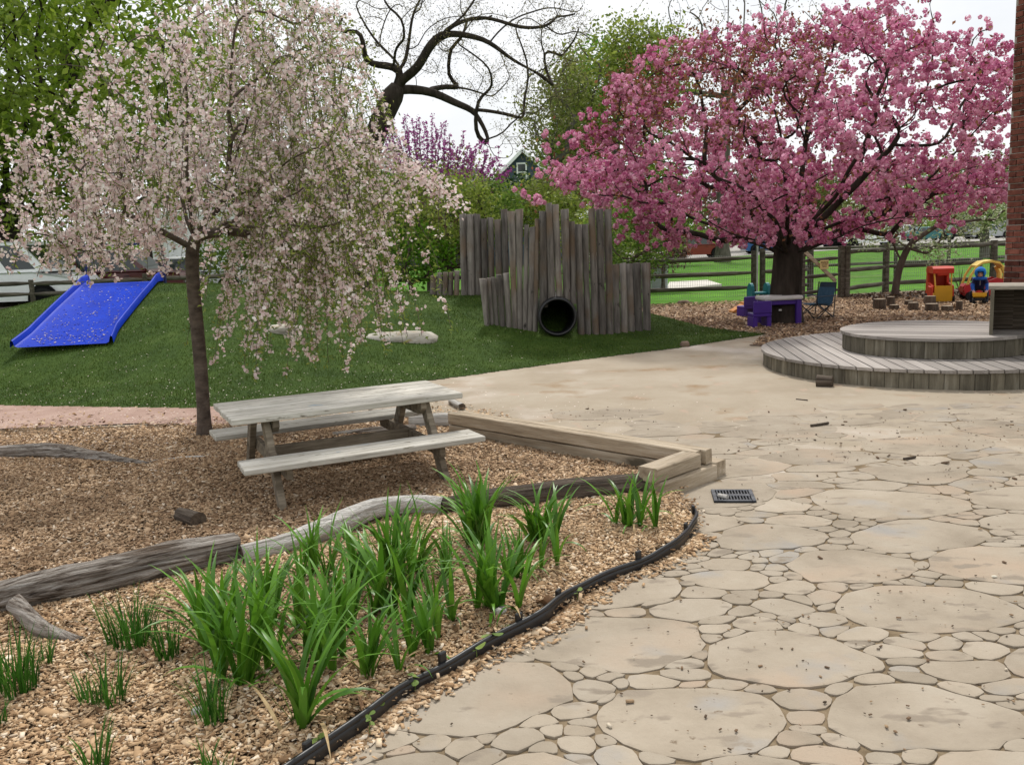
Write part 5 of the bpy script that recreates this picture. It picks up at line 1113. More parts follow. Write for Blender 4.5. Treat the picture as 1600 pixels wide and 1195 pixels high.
# weed seedlings along the edging
m_seed = OBJLEAF('seedling_leaf', (.10, .17, .03), (.22, .30, .07), rough=.6)
V = [(0, 0, 0)] + [(.5 * math.sin(a) * (1 - .2 * math.cos(a)), .55 - .55 * math.cos(a), .06 * math.sin(2 * a)) for a in np.linspace(.5, 2 * PI - .5, 9)]
sl_me = npmesh('leaf', [(v[0], v[1], v[2]) for v in V], [(0, i_, i_ + 1) for i_ in range(1, 9)], m_seed); st_me = MB().tube([(0, 0, 0), (.004, 0, .02), (0, .004, .05)], .0014, 5).mesh('stem', m_seed)
for (px, py, nl, sz, lab) in [(498, 1170, 3, .030, 'weed seedling at the near end of the black edging'), (578, 1142, 4, .022, 'low weed seedling outside the edging near the front daylily'), (586, 1112, 2, .032, 'yellowish seedling inside the edging near the front daylily'), (648, 1076, 4, .024, 'weed seedling growing over the edging by the broad leaved daylily'),
                              (745, 1024, 2, .038, 'pale lobed seedling leaning over the edging middle'), (770, 1006, 3, .040, 'light green broad seedling just beyond the edging clip'), (790, 990, 2, .024, 'tiny seedling by the bend of the edging'), (903, 935, 2, .028, 'seedling on the edging where the path narrows')]:
    p = G(px, py, .02); t = thing('seedling', lab, 'seedling', (p[0], p[1], .012), r2.uniform(0, 6), 'weed seedlings along the black edging'); link('stem', st_me, t)
    for k_ in range(nl): link('leaf', sl_me, t, loc=(0, 0, .035 + .01 * k_), rot=(r2.uniform(-.5, .6), r2.uniform(-.4, .4), k_ * 2.3 + r2.random()), scale=sz * r2.uniform(.8, 1.2))
m_dry = M('dry_leaf', [(.3, (.16, .085, .045)), (.7, (.34, .21, .12))], scale=20, rough=.8)
for (px, py, sz, lab) in [(238, 1026, .075, 'curled brown dead leaf lying below the small grass clump'), (572, 1106, .06, 'tan dead leaf inside the edging by the daylily'), (850, 944, .045, 'orange brown dead leaf beside the black edging')]:
    p = G(px, py, .03); V, F = sheet(lambda u, v: ((u - .5) * sz * 1.6, (v - .5) * sz * (1 - .6 * abs(2 * u - 1) ** 2), .02 + .022 * math.sin(u * 5 + v * 4) + .03 * (v - .5) ** 2), 8, 6); o = link('dead_leaf', npmesh('dead_leaf', V, F, m_dry, True), loc=(p[0], p[1], .02), rot=(.2, .1, r2.uniform(0, 6))); tag(o, lab, 'leaf')

# ================================================================== TREES
class Tree:
    def __init__(s, cap=60000): s.cap = {}; s.P = np.zeros((cap, 3)); s.par = np.full(cap, -1, int); s.n = 0
    def add(s, p, par): s.P[s.n] = p; s.par[s.n] = par; s.n += 1; return s.n - 1
    def path(s, pts, step=.15, par=None, wob=.0):
        pts = np.array(pts, float); d = np.r_[0, np.cumsum(np.linalg.norm(np.diff(pts, axis=0), axis=1))]; m = max(2, int(d[-1] / step) + 1); ss = np.linspace(0, d[-1], m)
        Q = np.stack([np.interp(ss, d, pts[:, i_]) for i_ in range(3)], 1)
        for _ in range(3): Q[1:-1] = (Q[:-2] + 2 * Q[1:-1] + Q[2:]) / 4
        if wob: 
            sd_ = rng.uniform(0, 100); Q[1:] += np.array([[mnoise.noise((sd_ + v * 1.1 / (step * 4), i_ * 9.1, 0)) * wob for i_ in range(3)] for v in ss[1:]])
        for k_, q in enumerate(Q):
            if k_ == 0 and par is not None: continue
            par = s.add(q, -1 if par is None else par)
        return par
    def near(s, p): return int(np.argmin(((s.P[:s.n] - p) ** 2).sum(1)))
    def limb(s, pts, step=.15, wob=0.0, cap=None):
        a = s.n; e = s.path([s.P[s.near(pts[0])]] + list(pts[1:]), step, s.near(np.array(pts[0])), wob)
        if cap:
            for i_ in range(a, s.n): s.cap[i_] = cap * (1 - .75 * (i_ - a) / max(1, s.n - a))
        return e
    def reach(s, T, step=.2, back=.7, lift=.12, wob=.03, tip=None):
        T = np.asarray(T); b = s.P[0]; o_ = np.argsort(((T - s.P[s.n - 1] * 0 - T.mean(0) * .35 - b * .65) ** 2).sum(1)); ends = []
        dist = None
        for i_ in o_:
            t = T[i_]; v = s.P[:s.n] - t; d = np.sqrt((v * v).sum(1)); hb = s.P[:s.n] - b; sc_ = d + back * np.maximum(0, np.sqrt((hb * hb).sum(1)) - np.linalg.norm(t - b)) + np.where(s.P[:s.n, 2] < tip, 50, 0) if tip is not None else d + back * np.maximum(0, np.sqrt((hb * hb).sum(1)) - np.linalg.norm(t - b))
            k_ = int(np.argmin(sc_)); L_ = d[k_]; p0 = s.P[k_].copy(); m = max(1, int(L_ / step)); par = k_
            dr = p0 - s.P[s.par[k_]] if s.par[k_] >= 0 else np.array([0, 0, 1.0]); dr = dr / (np.linalg.norm(dr) + 1e-9) * min(L_ * .35, .3)
            for q in range(1, m + 1):
                f_ = q / m; pt = p0 + (t - p0) * f_ + dr * (f_ * (1 - f_)) * 1.6 + np.array([0, 0, lift * L_ * f_ * (1 - f_) * 2])
                if q < m: pt = pt + rng.normal(0, wob * min(1, L_), 3)
                par = s.add(pt, par)
            ends.append(par)
        return ends
    def mesh(s, r0, rt, pw=None, nmin=3, rmax_part=None):
        n = s.n; ch = [[] for _ in range(n)]; cnt = np.zeros(n)
        for i_ in range(n):
            if s.par[i_] >= 0: ch[s.par[i_]].append(i_)
        for i_ in range(n - 1, -1, -1):
            if not ch[i_]: cnt[i_] = max(cnt[i_], 1)
            if s.par[i_] >= 0: cnt[s.par[i_]] += cnt[i_]
        for _ in range(2):
            Q = s.P[:n].copy()
            for i_ in range(1, n):
                if s.par[i_] > 0 and ch[i_]: Q[i_] = .5 * s.P[i_] + .25 * (s.P[s.par[i_]] + s.P[max(ch[i_], key=lambda q: cnt[q])])
            s.P[:n] = Q
        pw = pw or math.log(r0 / rt) / math.log(max(cnt[0], 2)); R = rt * cnt ** pw; s.R = R
        for i_ in range(n):
            if ch[i_]:
                k_ = max(ch[i_], key=lambda q: cnt[q]); R[k_] = max(R[k_], R[i_] * (.93 if R[i_] > .02 else .9))
        for i_, c_ in s.cap.items(): R[i_] = min(R[i_], c_)
        zz_ = s.P[:n, 2] - s.P[1, 2]; dxy = np.hypot(s.P[:n, 0] - s.P[1, 0], s.P[:n, 1] - s.P[1, 1]); R = R * np.where((zz_ < 5 * r0) & (dxy < 3 * r0), 1 + .42 * np.exp(-np.maximum(zz_, 0) / (1.5 * r0)), 1); s.R = R
        thick = [[], [], 0]; thin = [[], [], 0]; st = [(0, None)]
        while st:
            i_, pr = st.pop(); c = [i_] if pr is None else [pr, i_]
            while ch[c[-1]]:
                k_ = sorted(ch[c[-1]], key=lambda q: -cnt[q]); st += [(q, c[-1]) for q in k_[1:]]; c.append(k_[0])
            if len(c) < 2: continue
            rr = R[c].copy()
            if pr is not None: rr[0] = rr[1]
            big = rr.max() > (rmax_part or r0 * .3); n_ = 12 if rr.max() > .08 else (8 if rr.max() > .03 else (5 if rr.max() > .01 else nmin))
            V, F = tube_np(s.P[c], rr, n_)
            tgt = thick if big else thin
            tgt[0].append(V); tgt[1].append(F + tgt[2]); tgt[2] += len(V)
        return [(np.concatenate(q[0]), np.concatenate(q[1])) if q[0] else None for q in (thick, thin)]
def bark(name, c0, c1, sc_=6): return M(name, [(.3, c0), (.7, c1)], scale=sc_, stretch=(1, 1, .3), rough=.95, bump=1.3, bscale=sc_ * 2.2, bstretch=(1, 1, .25), spec=.1)
b_dark = bark('dark_bark', (.018, .014, .011), (.065, .052, .042)); b_brown = bark('brown_bark', (.045, .032, .025), (.135, .105, .085)); b_grey = bark('grey_bark', (.07, .06, .05), (.17, .15, .13)); b_cher = M('cherry_bark', [(.3, (.045, .032, .025)), (.7, (.155, .12, .095))], scale=12, stretch=(.7, .7, 1.3), rough=.9, bump=.9, bscale=16, bstretch=(1, 1, 2), spots=[((.22, .19, .15), 6, .62, .72)])
def finish(t, T, r0, rt, bk, base, crowns, **k):
    th, tn = T.mesh(r0, rt, **k); b0 = np.array([base[0], base[1], base[2]])
    if th: link('trunk', npmesh('trunk', th[0] - b0, th[1], bk, True), t)
    if tn: tag(link('branches', npmesh('branches', tn[0] - b0, tn[1], bk, True), t), kind='stuff')
    for nm, V, F, mt in crowns: tag(link(nm, npmesh(nm, V - b0, F, mt), t), kind='stuff')
def env_points(n, top, bot, Yc, Ry, hollow=0.0, edge=1.0):
    """points through a crown drawn by its upper and lower outline (survey) at distance Yc, Ry deep"""
    top, bot = np.array(top, float), np.array(bot, float); x0, x1 = max(top[0, 0], bot[0, 0]), min(top[-1, 0], bot[-1, 0]); out_ = []
    while len(out_) < n:
        x = rng.uniform(x0, x1); a, b = np.interp(x, top[:, 0], top[:, 1]), np.interp(x, bot[:, 0], bot[:, 1])
        if rng.random() > (b - a) / 420: continue
        v = rng.random(); y = a + (b - a) * v; u = (x - (x0 + x1) / 2) / ((x1 - x0) / 2); rad = math.sqrt(max(0, 1 - abs(u) ** 2.5)) * math.sqrt(max(0, 1 - abs(2 * v - 1) ** 3))
        w_ = rng.uniform(-1, 1)
        if abs(w_) < hollow and .15 < v < .85 and abs(u) < .6 and rng.random() < .6: continue
        p = D(x, y, Yc); p[1] += w_ * rad * Ry; out_.append(p)
    return np.array(out_)
def cluster(P, k, sd_): return np.repeat(P, k, axis=0) + rng.normal(0, sd_, (len(P) * k, 3))
def ell(n, c, r, shell=.0):
    v = rng.normal(size=(n, 3)); v /= np.linalg.norm(v, axis=1)[:, None]; q = rng.random(n) ** (1 / 3); q = shell + (1 - shell) * q; return np.array(c) + v * q[:, None] * np.array(r)

def xpix(p): v = p - EYEP; w_ = v @ _fw; return 800 + FPX * (v @ _r) / w_, 597.5 - FPX * (v @ _up) / w_
# ---- weeping cherry
base = G(320, 683); Y0 = base[1]
t = thing('weeping_cherry_tree', 'weeping cherry with hanging pale pink blossom behind the picnic table', 'tree', (base[0], base[1], 0))
T = Tree(); q = lambda x, y, d=0.0: D(x, y, Y0) + np.array([0, d, 0])
T.path([base - np.array([0, 0, .1]), base, q(316, 600), q(309, 520), q(303, 460), q(298, 405), q(301, 368)], .1)
limbs = [[(301, 372, 0), (345, 325, .1), (350, 300, .12), (347, 280, .12), (352, 245, .1), (357, 215, .05), (365, 150, -.1), (374, 90, -.2), (385, 30, -.3), (400, -25, -.35)],
         [(300, 365, 0), (303, 310, -.1), (300, 280, -.15), (303, 250, -.2), (307, 200, -.2), (303, 130, -.25), (290, 70, -.35), (285, 20, -.5), (290, -30, -.6)],
         [(299, 370, 0), (277, 330, .1), (268, 290, .25), (252, 250, .4), (235, 210, .5), (205, 160, .7), (180, 140, .8)],
         [(301, 375, 0), (345, 365, -.1), (380, 350, -.25), (402, 325, -.35), (440, 290, -.5), (480, 255, -.6), (540, 235, -.7), (600, 235, -.75), (650, 255, -.75), (700, 290, -.75), (735, 330, -.75)],
         [(299, 378, 0), (260, 360, -.1), (225, 335, -.25), (180, 305, -.4), (130, 290, -.5), (85, 300, -.6), (45, 330, -.65)],
         [(350, 310, .1), (392, 295, .3), (430, 265, .5), (470, 220, .7), (510, 180, .8), (545, 190, .9)],
         [(352, 270, .1), (380, 240, -.2), (420, 190, -.5), (450, 140, -.7), (480, 110, -.9), (515, 130, -1.0)],
         [(303, 250, -.2), (270, 200, -.5), (230, 150, -.8), (190, 130, -1.0), (150, 150, -1.1)],
         [(303, 200, -.2), (325, 150, -.5), (340, 90, -.9), (330, 50, -1.2)], [(365, 150, 0), (420, 90, .3), (470, 40, .5), (510, 50, .7)], [(268, 290, .2), (215, 260, .6), (160, 230, .9), (115, 225, 1.0), (80, 260, 1.1)],
         [(301, 372, 0), (330, 350, .5), (370, 320, .9), (420, 290, 1.3), (470, 290, 1.5)], [(380, 350, -.2), (430, 360, -.5), (480, 350, -.8), (530, 360, -.9)], [(357, 215, .0), (400, 130, .5), (440, 60, .9)], [(290, 70, -.3), (250, 60, .2), (225, 90, .5)]]
for L_ in limbs: T.limb([q(*v) for v in L_], .09, wob=.035)
top = [(18, 318), (60, 285), (110, 215), (150, 150), (200, 95), (245, 55), (290, -20), (400, -60), (500, -30), (545, 70), (575, 140), (605, 225), (645, 240), (690, 275), (735, 315), (765, 385)]
bot = [(18, 345), (60, 395), (150, 405), (250, 380), (300, 330), (360, 330), (400, 420), (480, 440), (560, 400), (610, 340), (680, 320), (735, 350), (765, 395)]
ends = T.reach(env_points(270, top, bot, Y0, 1.55), .08, lift=.22, wob=.02)
# hanging strands
zlow = [(-100, 450), (0, 450), (60, 445), (150, 455), (200, 470), (255, 455), (275, 410), (345, 400), (362, 500), (385, 600), (450, 615), (540, 610), (600, 575), (625, 480), (680, 420), (740, 400), (775, 420)]
strands = []
Fp = []; Fw = []
node_ids = [i_ for i_ in range(40, T.n)]
XN = np.array([xpix(T.P[i_])[0] for i_ in node_ids]); cur = [i_ for i_, x_ in zip(node_ids, XN) if 375 < x_ < 600]; lft = [i_ for i_, x_ in zip(node_ids, XN) if 20 < x_ < 240]
for e in list(ends) + list(rng.choice(node_ids, 110)) + list(rng.choice(cur, 130)) + list(rng.choice(lft, 90)):
    p = T.P[e].copy(); xp, yp = xpix(p); lowy = np.interp(xp, *np.array(zlow).T); lim = (lowy - yp) / FPX * p[1] * (rng.uniform(.6, 1.0) if 380 < xp < 600 else rng.uniform(.35, 1.0) ** 1.2)
    le = min(max(lim, .08), rng.uniform(.4, 1.7) if not 380 < xp < 600 else rng.uniform(.7, 2.4)); m = max(2, int(le / .07)); par = e; dx, dy = rng.normal(0, .12, 2); pp_ = p.copy()
    for k_ in range(m):
        f_ = k_ / m; pp_ = pp_ + np.array([dx * .07 * (1.3 - f_) * 2.2, dy * .07 * (1.3 - f_) * 2.2, -.07 * (.35 + .65 * min(1, f_ * 2.5))]) + rng.normal(0, .006, 3); par = T.add(pp_, par); strands.append((pp_.copy(), xp))
SP = np.array([s_[0] for s_ in strands]); SX = np.array([s_[1] for s_ in strands])
TP = T.P[200:T.n]
# blossom: thick in the upper left, thinner towards the right hanging curtain
keep = rng.random(len(SP)) < np.interp(SX, [0, 350, 480, 600, 640, 780], [.95, .85, .55, .36, .22, .3])
keep &= ~((SX > 600) & (SX < 740) & (SP[:, 2] < 1.9) & (rng.random(len(SP)) < .75))
B1 = cluster(cluster(SP[keep], 1, .015)[rng.random(keep.sum()) < .72], 8, .017) + np.array([0, 0, -.012])
EP = T.P[ends]; xe_ = np.array([xpix(p)[0] for p in EP]); B2 = cluster(cluster(EP[xe_ < 560], 3, .06), 7, .02)
ii = rng.choice(np.arange(150, T.n), 700); B3 = cluster(T.P[ii], 5, .025)
rb = q(600, 238, -.75); droop = np.array([q(x, np.interp(x, [560, 620, 690, 735], [232, 245, 285, 325]) + rng.uniform(-6, 26), -.75 + rng.normal(0, .05)) for x in rng.uniform(560, 735, 105)])
B4 = cluster(droop, 6, .03)
B = np.concatenate([B1, B2, B3, B4]); V, F = scatter(B, rng.uniform(.022, .036, len(B)), *T_FLOWER, R=rots(len(B), .25))
m_bl = LEAF('pale_blossom', [(0, (.58, .40, .40)), (.35, (.77, .62, .61)), (.75, (.86, .76, .74)), (1, (.92, .87, .85))], trans=.42, rough=.7)
lk = rng.random(len(SP)) < np.interp(SX, [0, 300, 420, 640, 780], [.4, .5, .9, 1.0, 1.0])
LP = np.concatenate([cluster(SP[lk], 4, .03), cluster(EP, 8, .08)]); V2, F2 = scatter(LP, rng.uniform(.035, .06, len(LP)), *T_LONG, R=rots(len(LP), -.3))
m_wl = LEAF('young_cherry_leaf', [(0, (.10, .15, .025)), (.5, (.19, .25, .045)), (1, (.30, .33, .08))], trans=.45)
finish(t, T, .057, .0024, b_cher, (base[0], base[1], 0), [('blossom', V, F, m_bl), ('leaves', V2, F2, m_wl)])
print('weeping', T.n, len(B), len(LP))

# ---- pink cherry
base = G(1226, 505); Y1 = base[1]; q = lambda x, y, d=0.0: D(x, y, Y1) + np.array([0, d, 0])
t = thing('pink_cherry_tree', 'broad cherry tree covered in deep pink blossom with a thick dark trunk', 'tree', (base[0], base[1], 0))
T = Tree(); T.path([base - np.array([0, 0, .15]), base, q(1227, 470), q(1229, 430), q(1232, 400), q(1232, 378)], .12)
for L_ in [[(1230, 400, 0), (1205, 370, -.1), (1165, 335, -.3), (1120, 285, -.4), (1089, 264, -.5), (1030, 225, -.7), (975, 200, -.8), (925, 178, -.8)], [(1089, 264, -.5), (1040, 262, -.8), (985, 256, -1.0), (925, 240, -1.1), (890, 262, -1.2)], [(1089, 264, -.5), (1093, 225, -.6), (1092, 190, -.6), (1080, 130, -.5), (1050, 90, -.4)],
           [(1228, 402, 0), (1190, 382, -.6), (1130, 370, -1.2), (1065, 350, -1.6), (1005, 345, -1.8), (955, 352, -1.9)], [(1228, 405, 0), (1180, 375, .8), (1120, 340, 1.5), (1040, 300, 2.1), (985, 280, 2.4)],
           [(1232, 385, 0), (1245, 330, .1), (1257, 270, .1), (1260, 215, .1), (1275, 150, .2), (1310, 80, .3), (1330, 40, .3)], [(1232, 390, 0), (1275, 345, -.3), (1320, 290, -.6), (1370, 225, -.9), (1410, 150, -1.0), (1420, 70, -1.0)],
           [(1234, 392, 0), (1290, 350, -.4), (1345, 315, -.9), (1400, 290, -1.3), (1470, 262, -1.6), (1540, 275, -1.8), (1570, 290, -1.8)], [(1234, 398, 0), (1300, 370, .2), (1370, 345, .4), (1430, 325, .5), (1510, 305, .6), (1570, 290, .6)], [(1400, 290, -1.3), (1460, 215, -1.5), (1510, 160, -1.6), (1550, 130, -1.6)],
           [(1240, 380, 0), (1320, 310, .9), (1400, 240, 1.6), (1470, 170, 2.0), (1530, 120, 2.1)], [(1232, 385, 0), (1215, 330, .9), (1200, 250, 1.6), (1180, 160, 2.0), (1150, 80, 2.1)], [(1234, 385, 0), (1270, 310, -1.1), (1290, 230, -1.9), (1300, 160, -2.4)], [(1232, 385, 0), (1200, 320, -1.1), (1170, 240, -1.9), (1140, 170, -2.3)], [(1234, 395, 0), (1300, 360, -1.2), (1370, 330, -2.0), (1440, 300, -2.5)], [(1230, 400, 0), (1180, 355, -1.3), (1120, 310, -2.2), (1050, 290, -2.6)],
           [(1260, 215, .1), (1230, 150, -.1), (1210, 90, -.2), (1200, 60, -.2)], [(1320, 290, -.6), (1340, 200, -.5), (1370, 120, -.4), (1395, 60, -.4)]]: T.limb([q(*v) for v in L_], .15, wob=.07)
top = [(868, 282), (885, 245), (915, 205), (950, 165), (985, 130), (1045, 85), (1100, 80), (1170, 65), (1215, 55), (1260, 45), (1310, 42), (1355, 40), (1390, 20), (1425, 35), (1450, 90), (1480, 85), (1505, 75), (1540, 120), (1578, 125)]
bot = [(868, 295), (885, 310), (930, 315), (960, 330), (1010, 350), (1060, 382), (1110, 378), (1150, 372), (1190, 378), (1215, 350), (1250, 360), (1290, 392), (1330, 385), (1370, 362), (1420, 345), (1470, 335), (1520, 325), (1578, 300)]
_c = env_points(330, top, bot, Y1, 3.0, hollow=.35); _c = np.repeat(_c, 4, axis=0) + rng.normal(0, 1, (1320, 3)) * np.array([.24, .24, .13])
ends = T.reach(_c, .16, lift=.1, wob=.03, tip=1.3)
EP = T.P[ends]; xy = np.array([xpix(p) for p in EP])
upper = np.clip((250 - xy[:, 1]) / 170, 0, 1) * (xy[:, 0] < 1380) * np.clip((1340 - xy[:, 0]) / 200, 0, 1)          # top left carries more copper leaf
cc = cluster(EP[rng.random(len(EP)) > upper * .7], 5, .075)
ii = rng.choice(np.arange(400, T.n), 900); cc = np.concatenate([cc, T.P[ii] + rng.normal(0, .06, (len(ii), 3))]); cc = cc[cc[:, 2] > 1.35]
cx_ = np.array([xpix(p)[0] for p in cc]); cc = cc[(rng.random(len(cc)) < .93)]
tv = []; tf = []; r3 = np.random.default_rng(5)
for k_ in range(11):
    z = 1 - 2 * (k_ + .5) / 11; a = k_ * 2.4; n_ = np.array([math.sqrt(1 - z * z) * math.cos(a), math.sqrt(1 - z * z) * math.sin(a), z]); u = np.cross(n_, r3.normal(size=3)); u /= np.linalg.norm(u); v = np.cross(n_, u); b0 = len(tv); nn = n_ + r3.normal(0, .15, 3)
    for (du, dv, dn) in ((-.55, 0, .0), (0, -.5, .12), (.6, 0, -.05), (0, .5, .12)): tv.append(nn * (.72 + dn) + u * du + v * dv)
    tf.append((b0, b0 + 1, b0 + 2, b0 + 3))
V, F = scatter(cc, rng.uniform(.038, .066, len(cc)), tv, tf)
m_pb = LEAF('pink_blossom', [(0, (.36, .065, .165)), (.3, (.57, .15, .315)), (.7, (.73, .28, .45)), (1, (.87, .55, .66))], trans=.35, rough=.7, big=((.84, .48, .60), 1.1, .45))
LP = np.concatenate([cluster(EP, 5, .12), cluster(EP[upper > .2], 22, .15)]); LP = LP[LP[:, 2] > 1.45]; V2, F2 = scatter(LP, rng.uniform(.05, .085, len(LP)), *T_LEAF)
m_cl = LEAF('copper_leaf', [(0, (.10, .04, .025)), (.5, (.20, .085, .05)), (.85, (.28, .13, .06)), (1, (.26, .20, .06))], trans=.35)
# lone sprigs above the crown
spr = np.array([q(x_, np.interp(x_, *np.array(top).T) - rng.uniform(0, 26), rng.uniform(-1, 1)) for x_ in rng.uniform(900, 1575, 95)])
for p_ in spr: T.path([T.P[T.near(p_)], p_], .12, T.near(p_), wob=.03)
sc2 = cluster(spr, 4, .06); Va, Fa = scatter(sc2, rng.uniform(.036, .06, len(sc2)), tv, tf); F = np.concatenate([F, Fa + len(V)]); V = np.concatenate([V, Va])
finish(t, T, .25, .004, b_dark, (base[0], base[1], 0), [('blossom', V, F, m_pb), ('leaves', V2, F2, m_cl)])
b = MB(); rr = [(-.33, .02), (-.26, .12), (-.235, .3)]
print('pink', T.n, len(cc), len(LP))

# ---- other trees and shrubs
def tree(name, label, base, trunk, crown, nt_, r0, rt, bk, leaf=None, nleaf=8, lsd=.3, lsize=(.1, .18), cat='tree', limbs=(), up=.3, group=None, tmpl=T_LEAF, step=.35, extra=None, tip=None, ll=.1, wob=.03):
    t = thing(name, label, cat, base, 0, group); T = Tree(); T.path([np.array(base) - (0, 0, .15)] + [np.array(v) for v in trunk], step, wob=wob)
    for L_ in limbs:
        cp_ = L_[0] if isinstance(L_[0], float) else None; T.limb([np.array(v) for v in (L_[1:] if cp_ else L_)], step, wob=.1 if not cp_ else .05, cap=cp_)
    P = np.concatenate([ell(int(nt_ * w_), c, r_, .2) for c, r_, w_ in crown]); ends = T.reach(P, step, lift=ll, tip=tip)
    cr = []
    if leaf:
        LP = cluster(T.P[ends], nleaf, lsd); V, F = scatter(LP, rng.uniform(*lsize, len(LP)), *tmpl, R=rots(len(LP), up)); cr.append(('leaves', V, F, leaf))
    if extra: cr += extra(T, ends)
    finish(t, T, r0, rt, bk, base, cr); return t
lf_bright = LEAF('maple_leaf', [(0, (.095, .16, .010)), (.5, (.18, .275, .024)), (1, (.29, .37, .05))], trans=.55, big=((.26, .32, .06), .35, .5))
lf_mid = LEAF('spring_leaf', [(0, (.06, .12, .012)), (.5, (.12, .21, .028)), (1, (.23, .31, .065))], trans=.45)
lf_yel = LEAF('yellow_green_leaf', [(0, (.11, .155, .02)), (.5, (.20, .26, .04)), (1, (.33, .37, .08))], trans=.45)
lf_olive = LEAF('olive_leaf', [(0, (.10, .12, .03)), (.5, (.19, .21, .055)), (1, (.30, .31, .10))], trans=.4)
lf_dark = LEAF('evergreen_leaf', [(0, (.010, .028, .012)), (.5, (.022, .06, .022)), (1, (.05, .11, .03))], trans=.2)
lf_neon = LEAF('fresh_green_leaf', [(0, (.06, .15, .008)), (.5, (.11, .25, .015)), (1, (.18, .33, .03))], trans=.5)
lf_bud = LEAF('oak_buds', [(0, (.09, .07, .03)), (.5, (.17, .14, .06)), (1, (.26, .23, .10))], trans=.3)
lf_plum = LEAF('plum_leaf', [(0, (.07, .03, .03)), (.6, (.15, .07, .06)), (1, (.2, .12, .08))], trans=.3)
lf_pale = LEAF('pale_spring_leaf', [(0, (.13, .19, .05)), (.5, (.22, .29, .09)), (1, (.38, .42, .2))], trans=.45)
lf_white = LEAF('white_green_blossom', [(0, (.2, .27, .1)), (.5, (.3, .36, .16)), (1, (.6, .62, .5))], trans=.4)
lf_redbud = LEAF('redbud_flower', [(0, (.22, .03, .17)), (.5, (.38, .06, .29)), (1, (.50, .13, .41))], trans=.3)
d3 = lambda x, y, Y, dy=0.0: D(x, y, Y) + np.array([0, dy, 0])
gb = lambda px, Y, z=None: (D(px, 400, Y)[0], Y, float(gz(D(px, 400, Y)[0], Y)) if z is None else z)
# maple, left
Ym = 29.; bs = gb(10, Ym)
tree('maple_tree', 'bright green maple with dark forked trunk behind the white van', bs, [bs, d3(8, 300, Ym), d3(10, 225, Ym), d3(15, 100, Ym), d3(30, 20, Ym)],
     [(d3(60, 130, Ym), (6.5, 4.5, 4.6), .5), (d3(190, 60, Ym), (4.2, 4, 3.2), .22), (d3(-60, 60, Ym), (5, 4.5, 4.5), .25), (d3(60, 255, Ym, -2), (3.2, 3, 1.8), .2)], 620, .42, .008, b_dark, lf_bright, 30, .42, (.16, .30),
     limbs=[[d3(10, 310, Ym), d3(40, 265, Ym), d3(75, 215, Ym), d3(115, 140, Ym), d3(130, 95, Ym), d3(155, 65, Ym)], [d3(110, 160, Ym), d3(150, 130, Ym), d3(185, 125, Ym)], [d3(35, 270, Ym), d3(70, 235, Ym, -.5), d3(110, 205, Ym, -1)], [d3(15, 100, Ym), d3(60, 60, Ym), d3(105, 10, Ym)]], step=.4)
# greens behind the weeping cherry
Y = 44; bs = gb(240, Y); tree('background_tree', 'mid green tree behind the crown of the weeping cherry', bs, [bs, d3(240, 300, Y), d3(245, 200, Y)], [(d3(240, 190, Y), (5.2, 3.5, 4.6), 1)], 260, .3, .01, b_dark, lf_mid, 22, .5, (.2, .4), group='trees beyond the fence', step=.5)
Y = 40; bs = gb(520, Y); tree('background_tree', 'dark evergreen tree glimpsed through the hanging blossom', bs, [bs, d3(520, 330, Y), d3(520, 240, Y)], [(d3(500, 320, Y), (3.6, 2.6, 2.6), 1), (d3(400, 350, Y), (3.5, 2.6, 1.8), .8)], 300, .25, .01, b_dark, lf_dark, 24, .35, (.14, .3), group='trees beyond the fence', step=.5)
Y = 36; bs = gb(440, Y); tree('background_tree', 'thin olive budding tree behind the weeping cherry top', bs, [bs, d3(440, 250, Y), d3(445, 130, Y)], [(d3(440, 150, Y), (4.4, 3, 4.2), 1)], 240, .2, .007, b_grey, lf_olive, 9, .4, (.10, .2), group='trees beyond the fence', step=.45)
Y = 27.5; bs = gb(480, Y); tree('shrub', 'green leafy shrub behind the fence beneath the weeping cherry', bs, [bs, d3(480, 425, Y)], [(d3(470, 385, Y), (2.2, 1.2, .95), 1), (d3(390, 395, Y), (1.8, 1.1, .8), .8)], 160, .06, .006, b_brown, lf_mid, 24, .2, (.08, .16), cat='shrub', group='shrubs along the far fence', step=.25)
# leaning oak
Yo = 31.; bs = gb(548, Yo)
def oakx(T, ends):
    ii = rng.choice(np.arange(260, T.n), 4200); LP = cluster(T.P[ii], 3, .13); V, F = scatter(LP, rng.uniform(.05, .11, len(LP)), *T_LONG); return [('leaves', V, F, lf_bud)]
ok = [[(615, 150, 0), (632, 105, 0), (640, 60, 0), (643, 25, 0), (660, -10, 0), (690, -60, .5)], [(643, 30, 0), (630, 8, .3), (618, -30, .5)], [(628, 130, 0), (655, 110, -.5), (685, 65, -.8), (720, 45, -1), (745, 10, -1), (770, -25, -1)], [(700, 60, -.8), (735, 38, -1), (780, 45, -1.2), (820, 62, -1.4), (850, 60, -1.5), (880, 45, -1.5)], [(690, 65, -.8), (730, 60, -.6), (770, 72, -.5), (800, 100, -.5), (830, 115, -.5)], [(622, 140, 0), (665, 138, .3), (700, 152, .4), (735, 168, .5), (770, 170, .6), (815, 178, .7), (835, 210, .8)], [(735, 168, .5), (755, 195, .4), (768, 225, .3), (767, 255, .3), (790, 275, .3)], [(628, 105, 0), (610, 85, .3), (590, 65, .4), (570, 45, .5), (555, 10, .5)], [(640, 75, 0), (680, 72, .3), (730, 80, .5)], [(815, 178, .7), (850, 200, .8), (890, 240, .8)], [(770, 72, -.5), (800, 30, -.2), (860, 10, 0), (910, 20, .2)], [(745, 10, -1), (800, -10, -1), (870, -5, -1)]]
